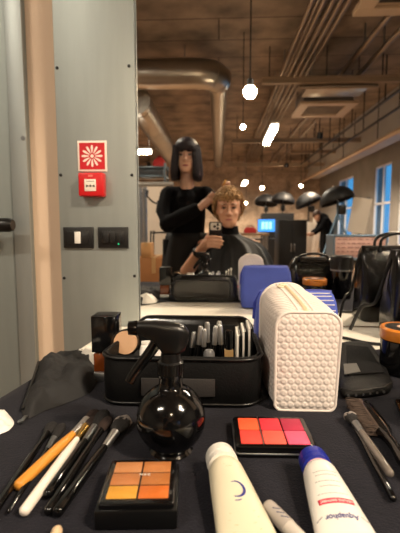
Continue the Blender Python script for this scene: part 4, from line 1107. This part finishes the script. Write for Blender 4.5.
new('hanger_rod', bm, black_plastic, t)
# --- lateral struts
for i, (py, z, px0, hgt) in enumerate(((81,3.66,262,.10), (141,3.50,232,.11), (152,3.62,290,.09), (165,3.40,228,.12), (172,3.5,235,.10))):
    dep = T(px0,py,z).y; x0 = at(px0,py,dep).x
    lab = ('wide crossbeam nearest the mirror under the ceiling','crossbeam below the cassette unit, second from the mirror','thin crossbeam right of the fluorescent lamp','low crossbeam reaching over the stylist\'s hands','farthest crossbeam near the brick wall')[i]
    t = thing('ceiling_crossbeam', lab, 'beam', (x0,Yd(dep),z), group='crossbeams under the ceiling')
    L = 4.05-x0
    bm = B(); box(bm, (L,.10,.014), (L/2,0,hgt/2)); box(bm, (L,.10,.014), (L/2,0,-hgt/2)); box(bm, (L,.016,hgt), (L/2,0,0))
    new('beam', bm, strut_m, t)
    bm = B()
    for f in (.04,.35,.65,.95): tube(bm, [(L*f,0,hgt/2), (L*f,0,CEIL-z)], .010, 6)
    new('hanger_rod', bm, black_plastic, t)
# --- black track rods by the beam
for x, z, lab in ((3.15,3.42,'upper black lighting track near the pale beam'), (3.42,3.30,'lower black lighting track near the pale beam')):
    t = thing('lighting_track', lab, 'track', (x,Yd(5.2),z), group='black lighting tracks')
    new('rail', box(B(), (.035,11,.035), (0,-5.5,0)), black_plastic, t)
    bm = B()
    for k in range(6): tube(bm, [(0,-.9-k*1.9,0), (0,-.9-k*1.9,CEIL-z)], .012, 6)
    new('hanger_rod', bm, black_plastic, t)
# --- ceiling cassette units
cas_m = mat('beige_cassette_paint', (188,164,138), .5); grille_m = mat('dark_grille', (52,44,38), .6)
def cassette(label, x0, x1, d0, d1, z):
    w, dd = x1-x0, d1-d0
    t = thing('ceiling_cassette', label, 'air conditioner', ((x0+x1)/2,Yd((d0+d1)/2),z))
    bm = B(); 
    for s_ in (-1,1): box(bm, (w,dd*.16,.06), (0,s_*dd*.42,.03)); box(bm, (w*.16,dd*.68,.06), (s_*w*.42,0,.03))
    new('panel', bm, cas_m, t, bevel=.006)
    new('grille', box(B(), (w*.68,dd*.68,.02), (0,0,.045)), grille_m, t)
    bm = B()
    for k in range(6): box(bm, (w*.66,.018,.012), (0,-dd*.3+k*dd*.12,.028))
    new('slat', bm, cas_m, t)
    new('housing', box(B(), (w*.86,dd*.86,.30), (0,0,.21)), steel, t)
    bm = B()
    for sx in (-1,1):
        for sy in (-1,1): tube(bm, [(sx*w*.4,sy*dd*.4,.3), (sx*w*.4,sy*dd*.4,CEIL-z)], .010, 6)
    new('hanger_rod', bm, black_plastic, t)
cassette('square ceiling cassette unit right of the pendant bulb', at(291,118,T(291,118,3.56).y).x, at(342,118,T(342,118,3.56).y).x, T(300,118,3.56).y, T(300,104,3.56).y, 3.56)
cassette('large ceiling cassette panel at the top right corner', T(352,17,3.34).x, T(352,17,3.34).x+1.1, T(352,17,3.34).y-1.0, T(352,17,3.34).y, 3.34)
t = thing('fan_coil_unit', 'long metal fan coil box under the ceiling before the cassette', 'air conditioner', (2.15,Yd(T(315,93,3.54).y),3.60))
new('housing', box(B(), (1.1,.5,.22), (0,0,.05), bev=.01), galv, t)
new('drain_pipe', tube(B(), [(-.7,.27,-.04), (.7,.27,-.04)], .035, 10), pipe_m, t, smooth=60)
bm = B()
for s_ in (-1,1): tube(bm, [(s_*.45,0,.1), (s_*.45,0,CEIL-3.60)], .010, 6)
new('hanger_rod', bm, black_plastic, t)

# --- lamps
def emis(name, rgb, s): return mat(name, rgb, .5, emit=rgb, estr=s)
def light(kind, loc, power, rgb, size=.1, rot=None, name='lamp_light', parent=None, **k):
    l = bpy.data.lights.new(name, kind); l.energy = power; l.color = lin(rgb)[:3]
    if kind == 'AREA':
        l.size = size
        if 'sy' in k: l.shape = 'RECTANGLE'; l.size_y = k['sy']
    else: l.shadow_soft_size = size
    if kind == 'SPOT': l.spot_size = k.get('cone', 1.2); l.spot_blend = .5
    o = bpy.data.objects.new(name, l); C.objects.link(o); o.location = loc
    if rot: o.rotation_euler = rot
    return o
def pendant(label, px, py, dep, r, es, power):
    p = MR(px,py,dep); t = thing('pendant_bulb', label, 'lamp', p, group='pendant bulbs')
    new('bulb', ball(B(), (0,0,0), r, u=24, v=16), emis('warm_bulb_glow_%d' % es, (255,226,184), es), t, smooth=180)
    new('socket', lathe(B(), [(.0001,r*.8), (r*.55,r*.8), (r*.55,r*1.8), (r*.2,r*2.1), (.0001,r*2.1)], 20), black_plastic, t)
    new('cord', tube(B(), [(0,0,r*2), (0,0,CEIL-p.z)], .007, 8), black_plastic, t)
pendant('bright pendant bulb on long cord high above the seated person', 250, 92, 4.0, .062, 170, 26)
pendant('small pendant bulb below and behind the bright one', 243, 127, 7.0, .040, 150, 18)
pendant('small far bulb glowing near the brick wall', 262, 188, 14.0, .06, 100, 40)
pendant('tiny far bulb left of the far monitor', 246, 203, 16.5, .05, 100, 30)
pendant('small far bulb above the black dish lamps', 301, 186, 15.0, .05, 100, 30)
def fluoro(label, a, b_, power, es=16, top=CEIL):
    a, b_ = V(a), V(b_); c = (a+b_)/2; L = (b_-a).length; ang = math.atan2(b_.y-a.y, b_.x-a.x)
    t = thing('fluorescent_lamp', label, 'lamp', c, ang, group='fluorescent lamps')
    new('diffuser', box(B(), (L,.14,.05), (0,0,0), bev=.02, seg=3), emis('cool_tube_glow', (255,246,226), es), t)
    new('housing', box(B(), (L+.04,.17,.04), (0,0,.05), bev=.005), white_plastic, t)
    bm = B()
    for s_ in (-1,1): tube(bm, [(s_*L*.4,0,.06), (s_*L*.4,0,top-c.z)], .006, 6)
    new('hanger_rod', bm, steel, t)
    light('AREA', (c.x,c.y,c.z-.04), power, (255,240,216), L, (0,0,ang), sy=.14)
fluoro('fluorescent ceiling lamp right of the pendant bulbs', MR(275,126,8.5), MR(266,143,10.3), 60)
fluoro('fluorescent lamp at the left edge of the mirror', MR(131,151.5,9), MR(151,151.5,9), 50, 16, 3.17)
fluoro('far fluorescent lamp near the end of the conduits', MR(246,181,14.5), MR(243.5,185,15.6), 40)
# spotlights and added fill strip lamps above the makeup tables, out of the photograph's sight
def ceiling_spot(label, loc, target, power, rgb, size, cone):
    d = (V(target)-V(loc)).normalized(); q = d.to_track_quat('-Z','Y')
    t = thing('track_spotlight', label, 'lamp', loc, group='track spotlights')
    t.rotation_mode = 'QUATERNION'; t.rotation_quaternion = q
    new('lamp_housing', lathe(B(), [(.03,.16), (.07,.15), (.08,.02), (.076,.0), (.070,.02), (.06,.14), (.03,.15)], 28), black_plastic, t, smooth=40)
    s_ = new('stem', tube(B(), [(0,0,0), (0,0,CEIL-loc[2])], .012, 8), black_plastic, t)
    s_.rotation_mode = 'QUATERNION'; s_.rotation_quaternion = q.inverted(); s_.location = q.inverted() @ V((0,0,.13))
    s_.data.transform(Matrix.Translation((0,0,-.0)))
    l = light('SPOT', V(loc)+d*.02, power, rgb, size, name='spot_light', cone=cone); l.rotation_mode = 'QUATERNION'; l.rotation_quaternion = q
ceiling_spot('track spotlight behind and right of the seated person', (1.45,-.55,2.9), (.12,.6,.8), KEY, (255,226,190), .07, .75)

# --- studio furniture and gear
def stand(t, h, spread=.45, m=black_plastic, r=.014, legz=.55):
    new('pole', tube(B(), [(0,0,.08), (0,0,h)], r, 10), m, t, smooth=60)
    for k in range(3):
        a = 2*PI*k/3+.5
        new('leg', tube(B(), [(0,0,legz), (spread*math.cos(a),spread*math.sin(a),.012)], r*.85, 8), m, t, smooth=60)
def dome(r, dep, M, n=36):
    bm = B(); pr = [(r*math.sin(a), dep*math.cos(a)) for a in [PI/2*k/9 for k in range(10)]]
    rings = [[M @ V((max(a,.002)*math.cos(2*PI*i/n)*(1-.04*abs(math.sin(4*2*PI*i/n))), max(a,.002)*math.sin(2*PI*i/n)*(1-.04*abs(math.sin(4*2*PI*i/n))), z)) for i in range(n)] for a, z in pr]
    pr2 = [(a*.94, z*.92-.01) for a, z in pr][::-1]
    rings += [[M @ V((max(a,.002)*math.cos(2*PI*i/n), max(a,.002)*math.sin(2*PI*i/n), z)) for i in range(n)] for a, z in pr2]
    loft(bm, rings); return bm
blue_metal = mat('blue_grey_stand_metal', (120,150,176), .35, .8)
um_black = mat('umbrella_black', (15,15,17), .55); um_in = mat('umbrella_white_lining', (200,196,188), .7)
def umbrella(label, px, py, dep, r, tilt, roll, m=black_plastic, legz=.9, spread=.5, mleg=None):
    p = MR(px,py,dep); t = thing('studio_umbrella_light', label, 'studio light', (p.x,p.y,0), group='umbrella lights on stands')
    h = p.z-.10
    stand(t, h, spread, mleg or m, .02, legz)
    M = Matrix.Translation((0,0,p.z-r*.35)) @ Matrix.Rotation(roll,4,'Y') @ Matrix.Rotation(tilt,4,'X')
    new('umbrella', dome(r, r*.85, M), um_black, t, smooth=60)
    new('shaft', tube(B(), [M @ V((0,0,r*.95)), M @ V((0,0,-.18))], .008, 8), silver, t)
    new('lamp_head', box(B(), (.12,.12,.16), M @ V((.02,0,-.16)), bev=.02), black_plastic, t)
    return t
umbrella('black umbrella light on blue grey tripod before the white panel', 338, 195, 7.0, .30, .15, -.30, mleg=blue_metal, legz=1.28, spread=.55)
umbrella('black dish lamp left of the umbrella tripod', 309, 199, 10.7, .355, .15, -.40, spread=.25)
umbrella('black dish lamp above the dark partition', 283, 198, 11.6, .34, .1, .15)
umbrella('black dish lamp next to the far monitor', 266, 200, 12.6, .36, .2, .1)
# white reflector panel
p = MR(359,233,7.0); pt_ = MR(359,198,7.0)
t = thing('reflector_panel', 'tall white reflector panel on stand near the windows', 'reflector', (p.x,p.y,0))
stand(t, pt_.z+.02, .4, black_plastic, .013)
hh = pt_.z-p.z; bm = B()
loft(bm, [[rotz(.5) @ roty(.16) @ V((q.x,y_,q.y)) + V((-.02,.05,(p.z+pt_.z)/2)) for q in rrect(.30,hh,.03,0,5)] for y_ in (-.012,.012)])
new('panel', bm, mat('white_reflector_cloth', (236,226,212), .6, emit=None), t, bevel=.003)
new('clamp', box(B(), (.05,.05,.05), (.13,0,pt_.z-.02), bev=.006), black_plastic, t)
# pink printed case on trolley
a, b_ = MR(333,258,4.6), MR(386,234,4.6); w = b_.x-a.x; h = b_.z-a.z
t = thing('trolley', 'black equipment trolley under the pink printed case', 'trolley', ((a.x+b_.x)/2,a.y-.12,0))
bm = B()
for zz in (.12, a.z-.03): box(bm, (w+.1,.42,.03), (0,0,zz))
new('shelf', bm, black_plastic, t, bevel=.004)
for sx in (-1,1):
    for sy in (-1,1):
        lg = new('leg', box(B(), (.03,.03,a.z-.06), (sx*(w/2+.03),sy*.19,.045+(a.z-.06)/2-.01)), black_plastic, t)
        new('castor', lathe(B(), [(.0001,-.012), (.03,-.012), (.03,.012), (.0001,.012)], 16, Matrix.Translation((sx*(w/2+.03),sy*.19,.03)) @ Matrix.Rotation(PI/2,4,'Y')), black_plastic, lg)
t = thing('printed_case', 'pinkish case with rows of printed marks and metal edges on trolley', 'case', ((a.x+b_.x)/2,a.y-.12,a.z-.014))
new('case_body', box(B(), (w,.30,h), (0,0,h/2), bev=.012), mat('dusty_pink_print', (214,176,166), .5, var=.12, vscale=9), t)
bm = B()
for sx in (-1,1): box(bm, (.02,.31,h), (sx*(w/2),0,h/2))
for zz in (.008,h-.008): box(bm, (w+.01,.31,.02), (0,0,zz))
new('edge_frame', bm, blue_metal, t, bevel=.003)
bm = B()
for r in range(5):
    x = -w/2+.03
    while x < w/2-.06:
        l = random.uniform(.02,.06); box(bm, (l,.003,.010), (x+l/2,.1515,h*(.16+.17*r))); x += l+random.uniform(.012,.03)
o = new('printed_mark', bm, mat('slate_print_marks', (160,120,120), .6), t); o['kind'] = 'stuff'
# dark partition cabinets
def cabinet(label, px0, px1, pyt, dep, m, cat='cabinet'):
    a, b_ = MR(px0,pyt,dep), MR(px1,pyt,dep); w = b_.x-a.x
    t = thing('equipment_cabinet', label, cat, ((a.x+b_.x)/2,a.y,0))
    new('carcass', box(B(), (w,.6,a.z-.06), (0,0,.06+(a.z-.06)/2), bev=.01), m, t)
    new('plinth', box(B(), (w*.94,.54,.06), (0,0,.03)), black_matte, t)
    for s_ in (-1,1):
        d_ = new('door', box(B(), (w*.46,.02,a.z-.16), (s_*w*.24,.305,.07+(a.z-.10)/2), bev=.004), m, t)
        new('handle', box(B(), (.02,.02,.16), (s_*.03,.325,a.z*.55), bev=.004), steel, d_)
dark_m = mat('dark_panel_paint', (27,26,27), .7)
cabinet('dark cabinet in the middle of the studio beside the monitor', 277, 304, 220, 8.0, dark_m)
cabinet('taller dark cabinet standing behind the first dark one', 262, 292, 213.5, 10.5, dark_m)
# desk with monitor
p = MR(267,233,8.6)
t = thing('studio_desk', 'dark desk under the blue monitor', 'desk', (p.x-.05,p.y,0))
new('desktop', box(B(), (.62,.5,.03), (0,0,p.z-.13), bev=.004), black_plastic, t)
for sx in (-1,1):
    for sy in (-1,1): new('leg', box(B(), (.04,.04,p.z-.14), (sx*.28,sy*.22,(p.z-.14)/2)), black_plastic, t)
a, b_ = MR(258,231.5,8.6), MR(275,219.5,8.6); w = b_.x-a.x; h = b_.z-a.z
t = thing('computer_monitor', 'computer monitor with bright blue screen on the dark desk', 'monitor', ((a.x+b_.x)/2,p.y,p.z-.115))
zb = a.z-(p.z-.115)
new('base', box(B(), (.2,.16,.014), (0,0,.007), bev=.003), black_plastic, t); new('stand', box(B(), (.05,.03,zb+.1), (0,-.03,(zb+.1)/2)), black_plastic, t)
new('bezel', box(B(), (w+.02,.03,h+.02), (0,0,zb+h/2), bev=.004), black_plastic, t)
new('screen', box(B(), (w,.004,h), (0,.016,zb+h/2)), emis('blue_screen', (60,140,225), 1.6), t)
bm = B()
for x in (-.22,.0,.22): box(bm, (w*.16,.002,h*.6), (x*w,.0188,zb+h*.5))
new('screen_window', bm, emis('pale_blue_screen_window', (150,200,240), 1.6), t)
# red bag on a bench behind the sitter
p = MR(249,233,7.2)
t = thing('work_bench', 'pale bench behind the seated person holding a red bag', 'bench', (p.x+.05,p.y,0))
new('bench_top', box(B(), (.55,.5,.04), (0,0,p.z-.02), bev=.004), mat('bench_wood', (150,118,88), .5), t)
for sx in (-1,1):
    for sy in (-1,1): new('leg', box(B(), (.04,.04,p.z-.03), (sx*.24,sy*.21,(p.z-.03)/2)), steel, t)
t = thing('red_bag', 'red fabric bag lying on the bench behind the seated person', 'bag', (p.x+.02,p.y,p.z+.001))
new('bag_body', loftb([rrect(.22*a_,.16*b2,.04,z,6) for z, a_, b2 in ((0,.95,.95),(.03,1,1),(.07,.92,.85),(.10,.6,.5))]), mat('red_fabric', (190,44,44), .7, bump=.3, bscale=60), t, smooth=60)
new('handle', tube(B(), spline([(-.06,0,.09), (-.04,.01,.125), (.04,.01,.125), (.06,0,.09)],5), .008, 8), mat('dark_red_webbing', (120,24,28), .7), t, smooth=60)
# bending person in black
p = MR(322,252,8.7); O = V((p.x,p.y,0))
t = thing('person', 'person in black bending over far behind the umbrella tripod', 'person', O)
bm = B(); hc = V((-.14,.04,1.27)); head(bm, hc, .95)
limb(bm, [V((.10,0,.90)), V((.08,0,1.05)), V((-.02,.01,1.20))], [.13,.125,.12]); limb(bm, [V((-.02,.01,1.20)), V((-.12,.03,1.24))], [.06,.06])
limb(bm, [V((.02,.16,1.18)), V((-.10,.20,1.00)), V((-.24,.22,.90)), V((-.30,.23,.88))], [.055,.045,.035,.035]); limb(bm, [V((.02,-.15,1.18)), V((-.08,-.18,.98)), V((-.22,-.14,.90)), V((-.28,-.13,.88))], [.055,.045,.035,.035])
for sg in (-1,1):
    limb(bm, [V((.10,sg*.09,.88)), V((.06,sg*.10,.48)), V((.08,sg*.10,.10))], [.095,.065,.045]); limb(bm, [V((.09,sg*.10,.05)), V((-.02,sg*.10,.04)), V((-.09,sg*.10,.035))], [.045,.04,.035])
    for k in range(4): finger(bm, [V((-.29,.22 if sg > 0 else -.13,.88))+V((0,.012*(k-1.5),0)), V((-.33,.22 if sg > 0 else -.13,.87))+V((0,.014*(k-1.5),0)), V((-.36,.22 if sg > 0 else -.13,.85))+V((0,.015*(k-1.5),0))], .010)
remesh_obj('body', bm, skin_mat('skin_medium', (200,150,120), (160,84,80), (50,38,32), hc), t, .009, 2)
bm = B(); limb(bm, [V((.10,0,.92)), V((.08,0,1.05)), V((-.02,.01,1.20))], [.15,.145,.14])
limb(bm, [V((.02,.16,1.18)), V((-.10,.20,1.00)), V((-.22,.22,.915))], [.068,.058,.045]); limb(bm, [V((.02,-.15,1.18)), V((-.08,-.18,.98)), V((-.20,-.145,.91))], [.068,.058,.045])
remesh_obj('jacket', bm, knit, t, .012, 2)
bm = B()
for sg in (-1,1): tube(bm, [V((.10,sg*.08,.96)), V((.07,sg*.09,.70)), V((.06,sg*.10,.48)), V((.08,sg*.10,.09))], [.125,.10,.082,.065], 16)
new('trousers', bm, black_fabric, t, smooth=70)
new('hair', ball(B(), hc+V((0,-.02,.035)), .105, (.86,1.05,.95)), mat('brown_hair', (70,46,32), .6, bump=.5, bscale=120), t, smooth=180)
# leaning white boards
for px0, px1, pt0, pb, dep, lab in ((312,318,214,246,10.5,'white board leaning at the far side of the dark cabinet'), (304,311,222,250,9.8,'small white board leaning beside the dark cabinet')):
    a, b_ = MR(px0,pb,dep), MR(px1,pt0,dep); h = b_.z
    t = thing('foam_board', lab, 'board', ((a.x+b_.x)/2,a.y,0))
    new('board', box(B(), (.22,.03,h), (0,0,h/2), roty(.10), bev=.003), mat('white_foam_board', (226,212,196), .7), t)
    new('prop_leg', tube(B(), [(.02,-.25,.01), (0,-.02,h*.8)], .012, 8), strut_m, t)
# left side: backdrop, flags on a line, wrapped roll, boxes, shelf
a, b_ = MR(139,257,6.2), MR(170,186,6.2); w = b_.x-a.x
t = thing('paper_backdrop', 'white paper backdrop on stands behind the stylist', 'backdrop', ((a.x+b_.x)/2,a.y,0))
new('paper', box(B(), (w,.012,b_.z-.02), (0,0,b_.z/2+.01)), mat('white_backdrop_paper', (226,212,196), .8), t)
new('roll', tube(B(), [(-w/2-.05,0,b_.z+.03), (w/2+.05,0,b_.z+.03)], .035, 16), mat('grey_backdrop_roll', (150,146,140), .7), t, smooth=60)
for s_ in (-1,1): new('stand_pole', tube(B(), [(s_*(w/2+.03),-.03,0), (s_*(w/2+.03),-.03,b_.z+.05)], .018, 10), black_plastic, t)
p0, p1, p2 = MR(141,188,5.6), MR(155,203,5.6), MR(172,198,5.6)
t = thing('cloth_line', 'dark line of small black cloths hung before the backdrop', 'cloth line', (p0.x,p0.y,0))
new('line', tube(B(), spline([p0-V((p0.x,p0.y,0)), p1-V((p0.x,p0.y,0)), p2-V((p0.x,p0.y,0))],6), .012, 8), black_plastic, t)
for px, py, w_, h_ in ((160,206,.10,.17), (147,195,.04,.07)):
    q = MR(px,py,5.6)-V((p0.x,p0.y,0)); new('cloth', box(B(), (w_,.012,h_), q+V((0,0,-h_/2+.07)), roty(.15), bev=.004), black_fabric, t)
for q in (p0, p2): new('post', tube(B(), [(q.x-p0.x,0,0), (q.x-p0.x,0,q.z+.02)], .014, 8), steel, t)
a, b_ = MR(135.5,242,5.0), MR(147,187,5.0); w = b_.x-a.x
t = thing('wrapped_roll', 'tall bundle in clear plastic wrap at the mirror\'s left edge', 'roll', ((a.x+b_.x)/2,a.y,0))
bm = B(); rings = []
for k in range(15):
    z = (b_.z)*k/14; rings.append([V((w*.5*(1+.10*noise.noise(V((math.cos(q_)*2,math.sin(q_)*2,z*7))))*math.cos(q_), w*.5*(1+.10*noise.noise(V((math.cos(q_)*2,math.sin(q_)*2,z*7+5))))*math.sin(q_), z)) for q_ in [2*PI*i/24 for i in range(24)]])
loft(bm, rings); new('plastic_wrap', bm, wrap_film, t, smooth=60)
new('inner_roll', lathe(B(), [(.0001,0), (w*.38,0), (w*.38,b_.z-.02), (.0001,b_.z-.02)], 24), mat('grey_fabric_roll', (150,156,164), .8, bump=.4, bscale=30), t)
card = mat('brown_cardboard', (150,100,56), .75, var=.06, vscale=10); card2 = mat('light_cardboard', (196,150,100), .75)
def carton(label, px0, px1, pyb, pyt, dep, m, z0=None, dd=.35):
    a, b_ = MR(px0,pyb,dep), MR(px1,pyt,dep); w = b_.x-a.x; zb = z0 if z0 is not None else a.z; h = b_.z-zb
    t = thing('cardboard_box', label, 'box', ((a.x+b_.x)/2,a.y-dd/2,zb))
    new('carton', box(B(), (w,dd,h), (0,0,h/2), bev=.004), m, t)
    new('tape', box(B(), (.045,dd+.004,h*.25), (0,0,h*.88+.001)), mat('packing_tape', (186,150,104), .3), t)
    return b_.z
z1 = carton('large brown cardboard box on the floor behind the stylist', 136, 172, 300, 258, 4.4, card, 0.0, .5)
carton('small light cardboard box standing on the large brown box', 141, 151, 258, 243, 4.2+.2, card2, z1+.001, .2)
t = thing('wire_rack', 'black wire rack with curved frame beside the cardboard box', 'rack', (MR(164,250,5.4).x,MR(164,250,5.4).y,0))
zt = MR(164,233,5.4).z
for s_ in (-1,1): new('frame_loop', tube(B(), spline([(-.16,s_*.12,0), (-.16,s_*.12,zt-.06), (-.12,s_*.12,zt), (.12,s_*.12,zt), (.16,s_*.12,zt-.06), (.16,s_*.12,0)],5), .011, 8), black_plastic, t, smooth=60)
new('shelf', box(B(), (.34,.28,.02), (0,0,zt*.62)), black_plastic, t)
a, b_ = MR(133,184,7.2), MR(166,166,7.2); w = b_.x-a.x
t = thing('storage_shelf', 'grey metal storage shelf high at the left behind the stylist', 'shelf', ((a.x+b_.x)/2,a.y-.2,0))
blue_grey = mat('blue_grey_steel', (92,104,112), .4, .6)
for zz in (a.z, (a.z+b_.z)/2, b_.z): new('shelf_board', box(B(), (w,.4,.035), (0,0,zz-.018), bev=.003), blue_grey, t)
for sx in (-1,1):
    for sy in (-1,1): new('post', box(B(), (.035,.035,b_.z+.05), (sx*(w/2-.02),sy*.19,(b_.z+.05)/2)), blue_grey, t)
t = thing('storage_bin', 'dark storage bin on the middle board of the grey shelf', 'bin', ((a.x+b_.x)/2+.02,a.y-.2,(a.z+b_.z)/2+.001))
hb3 = (b_.z-a.z)/2-.06
new('bin', box(B(), (w*.7,.3,hb3), (0,0,hb3/2), bev=.01), mat('dark_bin', (60,64,70), .6), t); new('rim', box(B(), (w*.73,.32,.015), (0,0,hb3-.008), bev=.004), blue_grey, t)
p = MR(158,165.5,7.2)
t = thing('red_bag', 'red crumpled bag lying on top of the grey storage shelf', 'bag', (p.x,p.y-.16,b_.z+.001))
new('bag_body', loftb([rrect(.24*a_,.18*b2,.05,z,6) for z, a_, b2 in ((0,.9,.9),(.05,1,1),(.12,.85,.7),(.17,.45,.35))]), mat('red_fabric', (190,44,44), .7), t, smooth=60)
new('tie', tube(B(), [(0,0,.165), (.01,0,.20)], [.03,.045], 10), mat('dark_red_webbing', (120,24,28), .7), t, smooth=60)

# ================================================================== LIGHT, WORLD, CAMERA
# added fill lights, unseen, between camera and studio, shaped like ceiling fluorescents
fluoro('added fill light shaped as ceiling lamp over the makeup tables', (2.0,-1.4,3.6), (3.2,-1.4,3.6), FILL, 16)
fluoro('added fill light shaped as ceiling lamp left of the makeup tables', (-2.6,-1.6,3.6), (-1.4,-1.6,3.6), FILL*.6, 16)
for i, (x, y) in enumerate(((-2.6,-8), (2.6,-8.5), (-2.6,-13), (2.6,-13.5))):  # spotlights added to brighten the studio and, by floor bounce, its ceiling
    ceiling_spot('added warm fill spotlight '+('over the left aisle, nearer','over the right aisle, nearer','over the left aisle, farther','over the right aisle, farther')[i], (x,y,3.3), (x*.9,y-1,0), ROOM, (255,230,200), .3, 2.4)
w = bpy.data.worlds.new('sky_world'); bpy.context.scene.world = w; w.use_nodes = True
bg = w.node_tree.nodes['Background']; bg.inputs['Color'].default_value = lin((96,180,232)); bg.inputs['Strength'].default_value = .9
cam = bpy.data.cameras.new('camera'); co = bpy.data.objects.new('camera', cam); C.objects.link(co)
cam.sensor_fit = 'VERTICAL'; cam.sensor_height = 36; cam.sensor_width = 36*400/533; cam.lens = F*36/533
co.location = (0,0,CZ)
co.rotation_euler = (PI/2-PITCH, 0, YAW); cam.clip_start = .01; cam.clip_end = 100
cam.dof.use_dof = True; cam.dof.focus_distance = .62; cam.dof.aperture_fstop = 7.5
bpy.context.scene.camera = co
vs = bpy.context.scene.view_settings
vs.view_transform = 'Standard'; vs.look = 'None'; vs.gamma = 1; vs.exposure = EXPO
